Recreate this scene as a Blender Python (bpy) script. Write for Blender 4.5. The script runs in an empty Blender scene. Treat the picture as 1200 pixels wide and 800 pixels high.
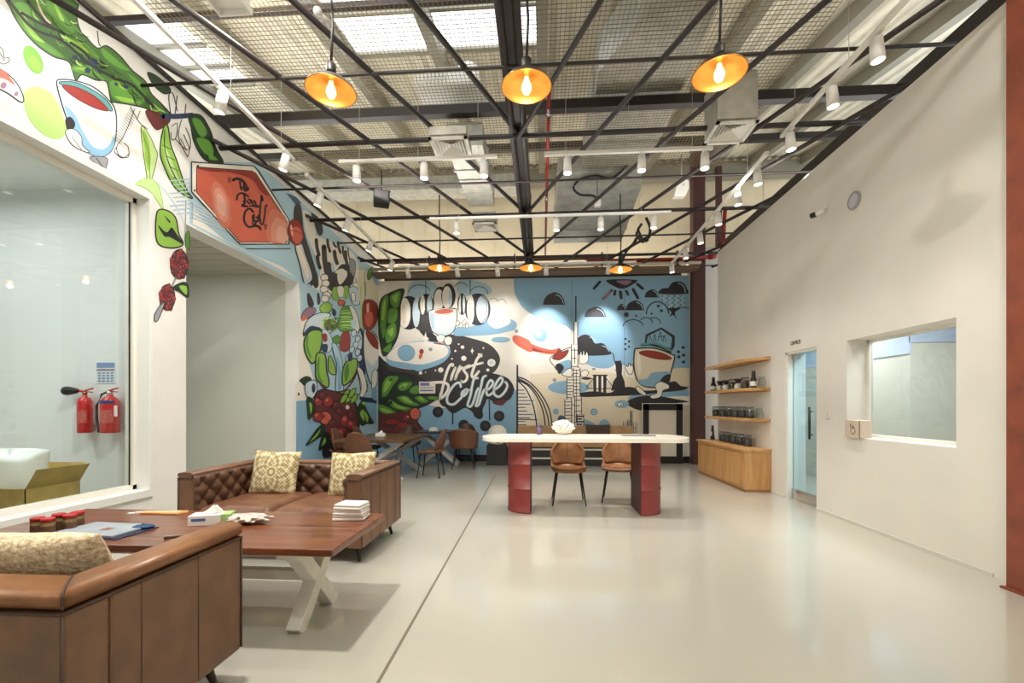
import bpy, bmesh, math, random
from mathutils import Vector, Matrix
from mathutils.geometry import tessellate_polygon
random.seed(7)
SC = bpy.context.scene
COL = SC.collection
PI = math.pi

# ------------------------------------------------------------------ camera, world, exposure
CAM_H = 1.30
FPX = 520.0                                   # focal length in pixels of the 1200 px wide frame
YAW = math.atan2(35, FPX)
cam_d = bpy.data.cameras.new('camera'); cam = bpy.data.objects.new('camera', cam_d); COL.objects.link(cam)
cam_d.sensor_width = 36; cam_d.lens = FPX/1200*36; cam_d.shift_y = 75/1200
cam_d.clip_start = 0.05; cam_d.clip_end = 200
cam.location = (0, 0, CAM_H); cam.rotation_euler = (PI/2, 0, YAW)
SC.camera = cam
SC.view_settings.view_transform = 'Standard'; SC.view_settings.look = 'None'
SC.view_settings.gamma = 1; SC.view_settings.use_curve_mapping = False
SC.view_settings.exposure = -0.26
SC.cycles.use_denoising = True
SC.cycles.max_bounces = 10; SC.cycles.diffuse_bounces = 6; SC.cycles.transparent_max_bounces = 16
SC.cycles.sample_clamp_indirect = 6
SC.cycles.caustics_reflective = False; SC.cycles.caustics_refractive = False

W = bpy.data.worlds.new('world'); SC.world = W; W.use_nodes = True
bg = W.node_tree.nodes['Background']
bg.inputs[0].default_value = (0.95, 0.98, 1.0, 1); bg.inputs[1].default_value = 3.2

def light(name, kind, loc, energy, color=(1, 1, 1), aim=None, parent=None, size=0.1, size_y=None, spot=60, blend=0.6):
    d = bpy.data.lights.new(name, kind); o = bpy.data.objects.new(name, d); COL.objects.link(o)
    d.energy = energy; d.color = color; o.location = loc
    if aim is not None:
        o.rotation_euler = (Vector(aim)-Vector(loc)).to_track_quat('-Z', 'Y').to_euler()
    if kind == 'AREA':
        d.size = size
        if size_y: d.shape = 'RECTANGLE'; d.size_y = size_y
    else:
        d.shadow_soft_size = size
    if kind == 'SPOT': d.spot_size = math.radians(spot); d.spot_blend = blend
    if parent: o.parent = parent
    return o

# room figures (metres; X to the right, Y into the room, floor at 0)
XL, XR, YB = -3.88, 3.42, 10.30
LTOP, RTOP, BTOP = 4.68, 4.28, 4.25
def roof_z(y): return 5.05+0.2*y

# high-bay lamps, alcove downlight and added fill lamps (housings are built further down)
HIGH_BAYS = [(-2.68, 3.58, 4.72), (-1.75, 2.2, 4.78), (2.25, 2.0, 4.78), (0.1, 0.3, 4.78)]  # only the first is a real fixture; the others are added out of view
for p in HIGH_BAYS:
    light('high_bay_light', 'AREA', (p[0], p[1], p[2]-0.02), {-2.68: 40, -1.75: 200}.get(p[0], 60), (1.0, 0.97, 0.92), (p[0], p[1], 0), size=0.2, size_y=0.2)
    light('high_bay_uplight', 'AREA', (p[0], p[1], p[2]+0.2), 150, (1.0, 0.96, 0.88), (p[0], p[1], 9), size=0.3, size_y=0.3)  # uplight added above each lamp to brighten the roof
light('ledge_light', 'AREA', (-0.3, 10.5, 4.40), 75, (1.0, 0.96, 0.88), (-0.3, 10.4, 9), size=7.0, size_y=0.12)  # strip added on the wall top to brighten the rear cladding
light('showroom_light', 'AREA', (-5.3, 2.6, 3.5), 70, (1.0, 1.0, 0.98), (-5.3, 2.6, 0), size=1.6, size_y=2.4)  # lamp added to brighten the room behind the large window
light('wall_head_uplight', 'AREA', (XL-0.12, 6.0, LTOP+0.06), 110, (1.0, 0.96, 0.90), (XL+1.2, 6.0, 9), size=0.08, size_y=8.0)  # added out of sight, lifts the roof from the left wall top
light('block_head_uplight', 'AREA', (XR+0.14, 6.0, RTOP+0.02), 50, (1.0, 0.96, 0.90), (XR-1.0, 6.0, 9), size=0.08, size_y=5.4)  # added out of sight, lifts the roof from the right wall top
light('alcove_light', 'AREA', (-5.0, 5.6, 3.38), 16, (0.96, 1.0, 1.0), (-5.0, 5.6, 0), size=0.15)
light('office_light', 'AREA', (4.4, 5.0, 2.66), 130, (0.98, 0.98, 1.0), (4.4, 5.0, 0), size=0.8, size_y=0.8)  # lamp added to brighten the office behind its glass

light('office_back_light', 'AREA', (4.3, 7.2, 2.66), 70, (0.96, 0.98, 1.0), (4.3, 7.2, 0), size=0.6)  # second added lamp, for the office wall behind the door

# ------------------------------------------------------------------ helpers: materials
def lin(c):
    c = c/255.0
    return c/12.92 if c <= 0.04045 else ((c+0.055)/1.055)**2.4
def rgb(t): return (lin(t[0]), lin(t[1]), lin(t[2]), 1)
MATS = {}
def mat(name, c, rough=0.5, metal=0.0, noise=None, bump=None, coat=0.0, emit=None, c2=None, stretch=None, spec=None):
    """Principled material; noise = (scale, amount) varies the colour, bump = (scale, strength)."""
    if name in MATS: return MATS[name]
    m = bpy.data.materials.new(name); m.use_nodes = True
    nt = m.node_tree; n = nt.nodes; l = nt.links; b = n['Principled BSDF']
    b.inputs['Base Color'].default_value = rgb(c); b.inputs['Roughness'].default_value = rough
    b.inputs['Metallic'].default_value = metal; b.inputs['Coat Weight'].default_value = coat
    if spec is not None: b.inputs['Specular IOR Level'].default_value = spec
    if emit: b.inputs['Emission Color'].default_value = rgb(emit[0]); b.inputs['Emission Strength'].default_value = emit[1]
    if noise or bump:
        tc = n.new('ShaderNodeTexCoord'); mp = n.new('ShaderNodeMapping'); l.new(tc.outputs['Object'], mp.inputs[0])
        if stretch: mp.inputs['Scale'].default_value = stretch
    if noise:
        t = n.new('ShaderNodeTexNoise'); t.inputs['Scale'].default_value = noise[0]; t.inputs['Detail'].default_value = 6
        l.new(mp.outputs[0], t.inputs['Vector'])
        mx = n.new('ShaderNodeMix'); mx.data_type = 'RGBA'
        a = noise[1]
        mx.inputs[6].default_value = rgb(c)
        mx.inputs[7].default_value = rgb(c2) if c2 else rgb(tuple(max(0, x*(1-a)) for x in c))
        cr = n.new('ShaderNodeMapRange'); cr.inputs[1].default_value = 0.3; cr.inputs[2].default_value = 0.7
        l.new(t.outputs['Fac'], cr.inputs[0]); l.new(cr.outputs[0], mx.inputs[0])
        l.new(mx.outputs[2], b.inputs['Base Color'])
    if bump:
        t2 = n.new('ShaderNodeTexNoise'); t2.inputs['Scale'].default_value = bump[0]; t2.inputs['Detail'].default_value = 4
        l.new(mp.outputs[0], t2.inputs['Vector'])
        bp = n.new('ShaderNodeBump'); bp.inputs['Strength'].default_value = bump[1]; bp.inputs['Distance'].default_value = 0.01
        l.new(t2.outputs['Fac'], bp.inputs['Height']); l.new(bp.outputs[0], b.inputs['Normal'])
    MATS[name] = m; return m

def glass_mat(name, tint, gloss=0.10, rough=0.02):
    if name in MATS: return MATS[name]
    m = bpy.data.materials.new(name); m.use_nodes = True; nt = m.node_tree; n = nt.nodes; l = nt.links
    n.remove(n['Principled BSDF'])
    tr = n.new('ShaderNodeBsdfTransparent'); tr.inputs[0].default_value = rgb(tint)
    gl = n.new('ShaderNodeBsdfGlossy'); gl.inputs['Roughness'].default_value = rough
    fr = n.new('ShaderNodeLayerWeight'); fr.inputs[0].default_value = 0.5
    pw = n.new('ShaderNodeMath'); pw.operation = 'POWER'; pw.inputs[1].default_value = 5
    ad = n.new('ShaderNodeMath'); ad.operation = 'ADD'; ad.inputs[1].default_value = gloss; ad.use_clamp = True
    mx = n.new('ShaderNodeMixShader')
    l.new(fr.outputs['Facing'], pw.inputs[0]); l.new(pw.outputs[0], ad.inputs[0]); l.new(ad.outputs[0], mx.inputs[0])
    l.new(tr.outputs[0], mx.inputs[1]); l.new(gl.outputs[0], mx.inputs[2])
    l.new(mx.outputs[0], n['Material Output'].inputs[0])
    MATS[name] = m; return m

# ------------------------------------------------------------------ helpers: meshes
class MB:
    """Collects shapes and links them as one mesh object."""
    def __init__(self): self.v = []; self.f = []; self.m = []; self.s = []
    def add(self, vs, fs, m=0, smooth=False):
        k = len(self.v); self.v += [tuple(x) for x in vs]
        for f in fs: self.f.append(tuple(i+k for i in f)); self.m.append(m); self.s.append(smooth)
        return self
    def box(self, x0, x1, y0, y1, z0, z1, m=0):
        vs = [(x, y, z) for z in (z0, z1) for y in (y0, y1) for x in (x0, x1)]
        return self.add(vs, [(0, 2, 3, 1), (4, 5, 7, 6), (0, 1, 5, 4), (2, 6, 7, 3), (0, 4, 6, 2), (1, 3, 7, 5)], m)
    def quad(self, a, b, c, d, m=0): return self.add([a, b, c, d], [(0, 1, 2, 3)], m)
    def cyl(self, p0, p1, r0, r1=None, n=12, m=0, caps=True, smooth=True):
        if r1 is None: r1 = r0
        p0 = Vector(p0); p1 = Vector(p1); d = (p1-p0)
        q = d.to_track_quat('Z', 'Y'); a = q @ Vector((1, 0, 0)); b = q @ Vector((0, 1, 0))
        vs = []
        for p, r in ((p0, r0), (p1, r1)):
            for i in range(n):
                t = 2*PI*i/n; vs.append(p+a*(r*math.cos(t))+b*(r*math.sin(t)))
        fs = [(i, (i+1) % n, n+(i+1) % n, n+i) for i in range(n)]
        self.add(vs, fs, m, smooth)
        if caps: self.add(vs[:n], [tuple(reversed(range(n)))], m); self.add(vs[n:], [tuple(range(n))], m)
        return self
    def bar(self, p0, p1, w, h, m=0, up=(0, 0, 1)):
        """Rectangular bar from p0 to p1: w across, h along 'up'."""
        p0 = Vector(p0); p1 = Vector(p1); d = (p1-p0).normalized(); u = Vector(up)
        s = d.cross(u).normalized(); u = s.cross(d).normalized()
        vs = []
        for p in (p0, p1):
            for a, b in ((-1, -1), (1, -1), (1, 1), (-1, 1)): vs.append(p+s*(a*w/2)+u*(b*h/2))
        return self.add(vs, [(0, 1, 2, 3), (7, 6, 5, 4), (0, 4, 5, 1), (1, 5, 6, 2), (2, 6, 7, 3), (3, 7, 4, 0)], m)
    def lathe(self, prof, c=(0, 0, 0), n=24, m=0, smooth=True, axis='Z', ang=2*PI, start=0.0):
        full = abs(ang-2*PI) < 1e-6; cols = n if full else n+1
        vs = []
        for r, z in prof:
            for i in range(cols):
                t = start+ang*i/n
                p = (r*math.cos(t), r*math.sin(t), z)
                if axis == 'Y': p = (p[0], p[2], p[1])
                if axis == 'X': p = (p[2], p[0], p[1])
                vs.append((c[0]+p[0], c[1]+p[1], c[2]+p[2]))
        fs = []
        for j in range(len(prof)-1):
            for i in range(n):
                i2 = (i+1) % cols if full else i+1
                fs.append((j*cols+i, j*cols+i2, (j+1)*cols+i2, (j+1)*cols+i))
        return self.add(vs, fs, m, smooth)
    def tube(self, pts, r, n=8, m=0, closed=False):
        pts = [Vector(p) for p in pts]; k = len(pts); vs = []
        rs = r if isinstance(r, (list, tuple)) else [r]*k
        for i, p in enumerate(pts):
            if closed: d = pts[(i+1) % k]-pts[i-1]
            else: d = pts[min(i+1, k-1)]-pts[max(i-1, 0)]
            d = d.normalized(); ref = Vector((0, 0, 1)) if abs(d.z) < 0.9 else Vector((1, 0, 0))
            a = d.cross(ref).normalized(); b = d.cross(a).normalized()
            for j in range(n):
                t = 2*PI*j/n; vs.append(p+a*(rs[i]*math.cos(t))+b*(rs[i]*math.sin(t)))
        fs = []
        for i in range(k if closed else k-1):
            for j in range(n):
                a0 = i*n+j; a1 = i*n+(j+1) % n; b0 = ((i+1) % k)*n+j; b1 = ((i+1) % k)*n+(j+1) % n
                fs.append((a0, a1, b1, b0))
        if not closed: fs.append(tuple(reversed(range(n)))); fs.append(tuple(range((k-1)*n, k*n)))
        return self.add(vs, fs, m, True)
    def grid(self, fn, nu, nv, m=0, smooth=True, wrap=False):
        cu = nu if wrap else nu+1
        vs = [fn(i/nu, j/nv) for j in range(nv+1) for i in range(cu)]
        fs = [(j*cu+i, j*cu+(i+1) % cu, (j+1)*cu+(i+1) % cu, (j+1)*cu+i) for j in range(nv) for i in range(nu)]
        return self.add(vs, fs, m, smooth)
    def prism(self, poly, z0, z1, m=0, axis='Z', smooth=False):
        n = len(poly)
        def P(p, z):
            if axis == 'Z': return (p[0], p[1], z)
            if axis == 'X': return (z, p[0], p[1])
            return (p[0], z, p[1])
        vs = [P(p, z0) for p in poly]+[P(p, z1) for p in poly]
        self.add(vs, [(i, (i+1) % n, n+(i+1) % n, n+i) for i in range(n)], m, smooth)
        tri = tessellate_polygon([[Vector((p[0], p[1], 0)) for p in poly]])
        self.add(vs[:n], [tuple(t) for t in tri], m); self.add(vs[n:], [tuple(reversed(t)) for t in tri], m)
        return self
    def ball(self, c, rx, ry=None, rz=None, n=14, m=0):
        ry = ry or rx; rz = rz or rx
        def fn(u, v):
            t = 2*PI*u; q = PI*(v-0.5)
            return (c[0]+rx*math.cos(t)*math.cos(q), c[1]+ry*math.sin(t)*math.cos(q), c[2]+rz*math.sin(q))
        return self.grid(fn, n, max(6, n//2), m, True, True)
    def build(self, name, mats, parent=None, bevel=0, fix=True, subsurf=0):
        me = bpy.data.meshes.new(name); me.from_pydata(self.v, [], self.f)
        if not isinstance(mats, (list, tuple)): mats = [mats]
        for q in mats: me.materials.append(q)
        me.polygons.foreach_set('material_index', self.m); me.polygons.foreach_set('use_smooth', self.s)
        if fix:
            b = bmesh.new(); b.from_mesh(me)
            bmesh.ops.remove_doubles(b, verts=b.verts, dist=1e-5)
            bmesh.ops.recalc_face_normals(b, faces=b.faces); b.to_mesh(me); b.free()
        o = bpy.data.objects.new(name, me); COL.objects.link(o)
        if parent: o.parent = parent
        if bevel:
            md = o.modifiers.new('bevel', 'BEVEL'); md.width = bevel; md.segments = 4 if bevel > 0.02 else 2; md.limit_method = 'ANGLE'; md.angle_limit = 0.7
        if subsurf:
            md = o.modifiers.new('sub', 'SUBSURF'); md.levels = subsurf; md.render_levels = subsurf
        return o

def thing(name, label, cat, loc=(0, 0, 0), rotz=0, group=None):
    o = bpy.data.objects.new(name, None); COL.objects.link(o); o.empty_display_size = 0.1
    o.location = loc; o.rotation_euler = (0, 0, rotz)
    return tag(o, label, cat, group)
def tag(o, label, cat, group=None, kind=None):
    o['label'] = label; o['category'] = cat
    if group: o['group'] = group
    if kind: o['kind'] = kind
    return o
def struct(o, label=None):
    o['kind'] = 'structure'
    if label: o['label'] = label; o['category'] = o.name.split('_')[0]
    return o
def dup(root, loc, rotz=0, label=None, group=None):
    r = root.copy(); COL.objects.link(r); r.location = loc; r.rotation_euler = (0, 0, rotz)
    if label: r['label'] = label
    if group: r['group'] = group
    for ch in list(root.children):
        c = ch.copy(); COL.objects.link(c); c.parent = r
        for g in list(ch.children):
            d = g.copy(); COL.objects.link(d); d.parent = c
    return r

# the photograph's rays: where a pixel of the 1200 x 800 frame meets a real plane of the room
_c, _s = math.cos(YAW), math.sin(YAW)
def ray(px, py):
    a = (px-600)/FPX; return Vector((a*_c-_s, a*_s+_c, -(py-475)/FPX))
ORG = Vector((0, 0, CAM_H))
def at_x(px, py, x): r = ray(px, py); return ORG+r*(x/r.x)
def at_y(px, py, y): r = ray(px, py); return ORG+r*(y/r.y)
def at_z(px, py, z): r = ray(px, py); return ORG+r*((z-CAM_H)/r.z)

# ------------------------------------------------------------------ materials
M_white = mat('white wall paint', (236, 234, 229), 0.75, noise=(3, 0.03), bump=(60, 0.05))
M_cream = mat('warm white wall paint', (227, 222, 213), 0.7, noise=(2, 0.03), bump=(60, 0.05))
M_trimw = mat('white painted trim', (236, 232, 222), 0.4)
M_room = mat('cool white wall paint', (230, 232, 231), 0.7)
M_grey_room = mat('grey office paint', (186, 182, 170), 0.7)
M_black = mat('black steel', (34, 30, 30), 0.45, 0.2)
M_truss = mat('dark brown painted steel', (50, 43, 42), 0.5, 0.2)
M_red_steel = mat('rust red painted steel', (142, 72, 50), 0.55, noise=(6, 0.18), bump=(30, 0.05))
M_maroon = mat('dark maroon steel', (74, 40, 38), 0.5)
M_galv = mat('galvanised duct steel', (192, 190, 180), 0.42, 0.25, noise=(9, 0.15))
M_roofdeck = mat('beige corrugated roofing', (228, 221, 200), 0.6, 0.0, noise=(5, 0.08))
M_purlin = mat('grey purlin steel', (140, 136, 122), 0.55, 0.2)
M_cladding = mat('beige metal cladding', (224, 210, 180), 0.6, 0.0, noise=(2, 0.06))
M_lampwhite = mat('white lamp enamel', (232, 230, 224), 0.35)
M_redpipe = mat('red sprinkler pipe', (150, 40, 34), 0.45)
M_chrome = mat('chrome', (210, 210, 210), 0.18, 1.0)
M_glass = glass_mat('showroom glass', (244, 248, 247), 0.035)
M_glass2 = glass_mat('office glass', (224, 230, 230), 0.02)
M_glassdoor = glass_mat('tinted door glass', (212, 230, 236), 0.05)
M_glow = mat('lit lens', (255, 250, 240), 0.4, emit=((255, 250, 240), 6))

def floor_material():
    m = bpy.data.materials.new('cream epoxy floor'); m.use_nodes = True; nt = m.node_tree; n = nt.nodes; l = nt.links
    b = n['Principled BSDF']; b.inputs['Roughness'].default_value = 0.38; b.inputs['Coat Weight'].default_value = 1.0
    b.inputs['Coat Roughness'].default_value = 0.11
    tc = n.new('ShaderNodeTexCoord')
    t1 = n.new('ShaderNodeTexNoise'); t1.inputs['Scale'].default_value = 0.9; t1.inputs['Detail'].default_value = 5
    l.new(tc.outputs['Object'], t1.inputs['Vector'])
    mx = n.new('ShaderNodeMix'); mx.data_type = 'RGBA'
    mx.inputs[6].default_value = rgb((186, 183, 171)); mx.inputs[7].default_value = rgb((175, 171, 158))
    l.new(t1.outputs['Fac'], mx.inputs[0]); l.new(mx.outputs[2], b.inputs['Base Color'])
    return m
def wood(name, c1, c2, axis='X', rough=0.35, scale=1.0, coat=0.15):
    if name in MATS: return MATS[name]
    m = bpy.data.materials.new(name); m.use_nodes = True; nt = m.node_tree; n = nt.nodes; l = nt.links
    b = n['Principled BSDF']; b.inputs['Roughness'].default_value = rough; b.inputs['Coat Weight'].default_value = coat
    tc = n.new('ShaderNodeTexCoord'); mp = n.new('ShaderNodeMapping'); l.new(tc.outputs['Object'], mp.inputs[0])
    s = {'X': (0.7, 9, 9), 'Y': (9, 0.7, 9), 'Z': (9, 9, 0.7)}[axis]
    mp.inputs['Scale'].default_value = tuple(x*scale for x in s)
    t = n.new('ShaderNodeTexNoise'); t.inputs['Scale'].default_value = 2.2; t.inputs['Detail'].default_value = 8
    t.inputs['Distortion'].default_value = 0.6
    l.new(mp.outputs[0], t.inputs['Vector'])
    cr = n.new('ShaderNodeValToRGB'); cr.color_ramp.elements[0].position = 0.32; cr.color_ramp.elements[1].position = 0.68
    cr.color_ramp.elements[0].color = rgb(c1); cr.color_ramp.elements[1].color = rgb(c2)
    l.new(t.outputs['Fac'], cr.inputs[0]); l.new(cr.outputs[0], b.inputs['Base Color'])
    MATS[name] = m; return m

# ------------------------------------------------------------------ the shell
b = MB(); b.box(-8, 8, -4, 13, -0.1, 0); struct(b.build('floor', floor_material()), 'glossy cream epoxy floor of the hall')
b = MB()
g0, g1 = at_z(436, 812, 0), at_z(581, 556, 0)
gd = (g1-g0).normalized(); b.bar((g0.x-gd.x*2, g0.y-gd.y*2, 0.0005), (g1.x, g1.y, 0.0005), 0.016, 0.003)
struct(b.build('trim_1', mat('dark joint filler', (108, 100, 84), 0.7)), 'dark expansion joint running along the floor')

def wall_with_holes(name, axis, c0, c1, u0, u1, z0, z1, holes, m):
    """A wall slab between c0 and c1 on 'axis', spanning u0..u1 and z0..z1, with rectangular holes (u0,u1,z0,z1)."""
    us = sorted({u0, u1, *[h[0] for h in holes], *[h[1] for h in holes]}); zs = sorted({z0, z1, *[h[2] for h in holes], *[h[3] for h in holes]})
    us = [u for u in us if u0 <= u <= u1]; zs = [z for z in zs if z0 <= z <= z1]
    b = MB()
    for i in range(len(us)-1):
        for j in range(len(zs)-1):
            uc, zc = (us[i]+us[i+1])/2, (zs[j]+zs[j+1])/2
            if any(h[0] < uc < h[1] and h[2] < zc < h[3] for h in holes): continue
            if axis == 'X': b.box(c0, c1, us[i], us[i+1], zs[j], zs[j+1])
            else: b.box(us[i], us[i+1], c0, c1, zs[j], zs[j+1])
    me_o = b.build(name, m, fix=False)
    bm = bmesh.new(); bm.from_mesh(me_o.data); bmesh.ops.remove_doubles(bm, verts=bm.verts, dist=1e-5)
    # drop the inner faces shared by two neighbouring boxes
    seen = {}
    for f in bm.faces:
        k = tuple(round(x, 4) for x in f.calc_center_median()); seen.setdefault(k, []).append(f)
    bmesh.ops.delete(bm, geom=[f for fs in seen.values() if len(fs) > 1 for f in fs], context='FACES')
    bmesh.ops.recalc_face_normals(bm, faces=bm.faces); bm.to_mesh(me_o.data); bm.free()
    return me_o

WY1, WZ0, WZ1 = 4.14, 0.46, 3.35              # showroom window
AY0, AY1, AZ = 4.60, 6.85, 3.28               # alcove opening
WL = struct(wall_with_holes('wall_left', 'X', XL-0.22, XL, -4, YB+0.2, 0, LTOP, [(0.6, WY1, WZ0, WZ1), (AY0, AY1, -1, AZ)], M_white), 'white left wall painted with a mural')
DY0, DY1, DZ = 5.78, 6.50, 2.04               # office door
OY0, OY1, OZ0, OZ1 = 3.91, 5.23, 0.95, 2.03   # office window
WR = struct(wall_with_holes('wall_right', 'X', XR, XR+0.28, 3.3, 8.90, 0, RTOP, [(OY0, OY1, OZ0, OZ1), (DY0, DY1, -1, DZ)], M_cream), 'cream right wall with a door and a window')
WB = MB(); WB.box(XL-0.22, 3.33, YB, YB+0.15, 0, BTOP); WB = struct(WB.build('wall_back', mat('mural cream paint', (236, 230, 219), 0.6, noise=(4, 0.03))), 'back wall painted with a coffee mural')
b = MB(); b.box(3.33, 6.5, YB+0.05, YB+0.2, 0, 4.9); struct(b.build('wall_passage', M_white), 'pale end wall behind the oak cabinet corner')
b = MB(); b.box(3.70, 6.5, 8.75, 8.90, 0, RTOP); struct(b.build('wall_office_back', M_cream), 'cream end of the office block')
b = wall_with_holes('wall_front', 'Y', -4.2, -4.0, -8, 8, 0, 4.3, [(-1.3, 1.3, 1.5, 2.9)], M_white); struct(b, 'front wall with the shop window, behind the camera')  # added wall, holds back the sky light from behind
b = MB(); b.box(3.95, 4.1, -4, 3.3, 0, 4.9); struct(b.build('wall_side', M_cream), 'cream wall beyond the rust red column')  # added out of view to shut off sky light from the right
# far cladding above the mural wall, vertical ribs
b = MB(); b.box(-8, 8, 11.2, 11.3, 3.6, 7.3)
for i in range(-13, 14): b.box(i*0.6-0.008, i*0.6+0.008, 11.19, 11.2, 3.6, 7.3)
struct(b.build('wall_cladding', M_cladding), 'beige ribbed metal cladding high above the mural wall')
b = MB(); b.box(-8, 8, 10.95, 11.15, 6.78, 7.12); struct(b.build('beam_rear', M_purlin), 'grey steel beam at the top of the rear cladding')
# side rooms
b = MB()
b.box(-7.2, XL-0.22, 4.42, 4.60, 0, 3.9); b.box(-7.35, -7.2, -1, 4.6, 0, 3.9); b.box(-7.35, XL-0.22, -1.1, -1, 0, 3.9)
struct(b.build('wall_showroom', M_room), 'pale wall of the room behind the large window')
b = MB(); b.box(-7.35, XL-0.2, -1.1, 4.42, 3.62, 3.72); struct(b.build('ceiling_showroom', M_room), 'ceiling of the room behind the large window')
b = MB(); b.box(-7.2, XL-0.22, AY1, AY1+0.12, 0, 3.9); b.box(-7.3, -7.2, 4.6, AY1+0.1, 0, 3.9)
struct(b.build('wall_alcove', mat('alcove paint', (205, 206, 196), 0.7)), 'pale grey side wall of the alcove')
b = MB(); b.box(-7.3, XL-0.2, 4.6, AY1, 3.41, 3.5)
for i in range(9): b.box(-7.2, XL-0.22, 4.62+i*0.25, 4.635+i*0.25, 3.403, 3.41)
struct(b.build('ceiling_alcove', mat('alcove ceiling board', (186, 182, 168), 0.7)), 'boarded ceiling of the alcove')
b = MB()
b.box(6.6, 6.7, 3.3, 8.8, 0, 2.75); b.box(XR+0.28, 6.7, 3.3, 3.4, 0, 2.75); b.box(4.95, 6.6, 6.32, 8.75, 0, 2.75)
struct(b.build('wall_office', M_grey_room), 'grey walls inside the office')
b = MB(); b.box(XR+0.28, 6.7, 3.3, 8.8, 2.70, 2.76); struct(b.build('ceiling_office', mat('office ceiling', (176, 184, 196), 0.7)), 'bluish office ceiling')
b = MB(); b.box(4.93, 4.949, 6.30, 8.75, 2.0, 2.70); b.box(4.93, 6.6, 6.301, 6.319, 2.15, 2.70); b.box(6.58, 6.599, 3.4, 6.3, 2.15, 2.70); struct(b.build('trim_4', mat('bluish upper panel', (168, 178, 196), 0.6)), 'bluish upper panel inside the office')
# skirting and thin trims
b = MB(); b.box(XR-0.012, XR, 3.6, DY0, 0, 0.03); b.box(XR-0.012, XR, DY1, 6.86, 0, 0.03)
struct(b.build('baseboard_right', mat('skirting paint', (206, 202, 192), 0.5)), 'pale skirting along the right wall')
b = MB(); b.box(-2.0, 3.33, YB-0.03, YB, 0, 0.15); struct(b.build('baseboard_back', M_black), 'black skirting below the mural')

# showroom window: frame and pane
f = MB(); fy0, fy1 = 0.6, WY1
for (y0, y1, z0, z1) in ((fy0, fy1, WZ1-0.06, WZ1), (fy0, fy1, WZ0, WZ0+0.06), (fy1-0.05, fy1, WZ0, WZ1), (fy0, fy0+0.05, WZ0, WZ1)):
    f.box(XL-0.20, XL-0.12, y0, y1, z0, z1)
w1 = struct(f.build('window_1', M_trimw), 'large white framed window of the room on the left')
f = MB()
f.box(XL-0.12, XL+0.02, fy0-0.06, fy1+0.03, WZ1-0.012, WZ1+0.05); f.box(XL-0.12, XL+0.02, fy0-0.06, fy1+0.03, WZ0-0.06, WZ0+0.012)
f.box(XL-0.12, XL+0.02, fy1-0.012, fy1+0.03, WZ0+0.012, WZ1-0.012)
f.build('window_frame', mat('window casing paint', (236, 236, 231), 0.45), w1, bevel=0.004)
f = MB(); f.box(XL-0.165, XL-0.155, fy0, fy1, WZ0, WZ1); f.build('window_pane', M_glass, w1)
f = MB(); f.box(XL-0.153, XL-0.147, fy1-0.062, fy1-0.05, WZ0, WZ1); f.build('window_seal', M_black, w1)
# office window
f = MB(); gx = XR+0.22
for (y0, y1, z0, z1) in ((OY0, OY1, OZ1-0.03, OZ1), (OY0, OY1, OZ0, OZ0+0.03), (OY1-0.03, OY1, OZ0, OZ1), (OY0, OY0+0.03, OZ0, OZ1)):
    f.box(gx, gx+0.04, y0, y1, z0, z1)
w2 = struct(f.build('window_2', M_trimw), 'recessed office window in the cream right wall')
f = MB(); f.box(gx+0.015, gx+0.025, OY0, OY1, OZ0, OZ1); f.build('window_pane', M_glass2, w2)
# office door: jamb, glass leaf, handle
f = MB(); f.box(XR+0.02, XR+0.14, DY1-0.03, DY1, 0, DZ); f.box(XR+0.02, XR+0.14, DY0, DY0+0.03, 0, DZ); f.box(XR+0.02, XR+0.14, DY0, DY1, DZ-0.03, DZ)
d1 = struct(f.build('door_1', M_trimw), 'blue tinted glass office door in a white frame')
f = MB(); f.box(XR+0.09, XR+0.102, DY0+0.03, DY1-0.03, 0.01, DZ-0.03); f.build('door_leaf', M_glassdoor, d1)
f = MB(); f.box(XR+0.075, XR+0.115, DY0+0.03, DY1-0.03, 0.0, 0.14); f.box(XR+0.075, XR+0.115, DY1-0.16, DY1-0.03, DZ-0.10, DZ-0.03)
f.build('door_rail', M_chrome, d1)
f = MB(); f.cyl((XR+0.05, DY0+0.235, 0.86), (XR+0.05, DY0+0.235, 1.28), 0.014, m=0); f.cyl((XR+0.05, DY0+0.235, 0.92), (XR+0.09, DY0+0.235, 0.92), 0.008); f.cyl((XR+0.05, DY0+0.235, 1.22), (XR+0.09, DY0+0.235, 1.22), 0.008)
f.build('door_handle', M_black, d1)

# columns
b = MB(); cx0, cy0 = 3.30, 3.09
b.box(cx0, cx0+0.02, cy0, cy0+0.30, 0, 7); b.box(cx0+0.28, cx0+0.30, cy0, cy0+0.30, 0, 7); b.box(cx0+0.02, cx0+0.28, cy0+0.14, cy0+0.16, 0, 7)
b.box(cx0-0.03, cx0+0.33, cy0-0.05, cy0+0.315, 0, 0.014)
b = struct(b.build('column_near', M_red_steel), 'rust red steel column at the near end of the right wall')
b = MB(); b.box(3.34, 3.60, 10.05, 10.28, 0, 7.1); struct(b.build('column_rear', M_maroon), 'dark maroon steel column beside the back mural')
b = MB(); b.box(4.15, 4.27, 10.85, 10.95, 0, 7.0); struct(b.build('column_slim', M_maroon), 'slim maroon post far behind the right wall')

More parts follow.
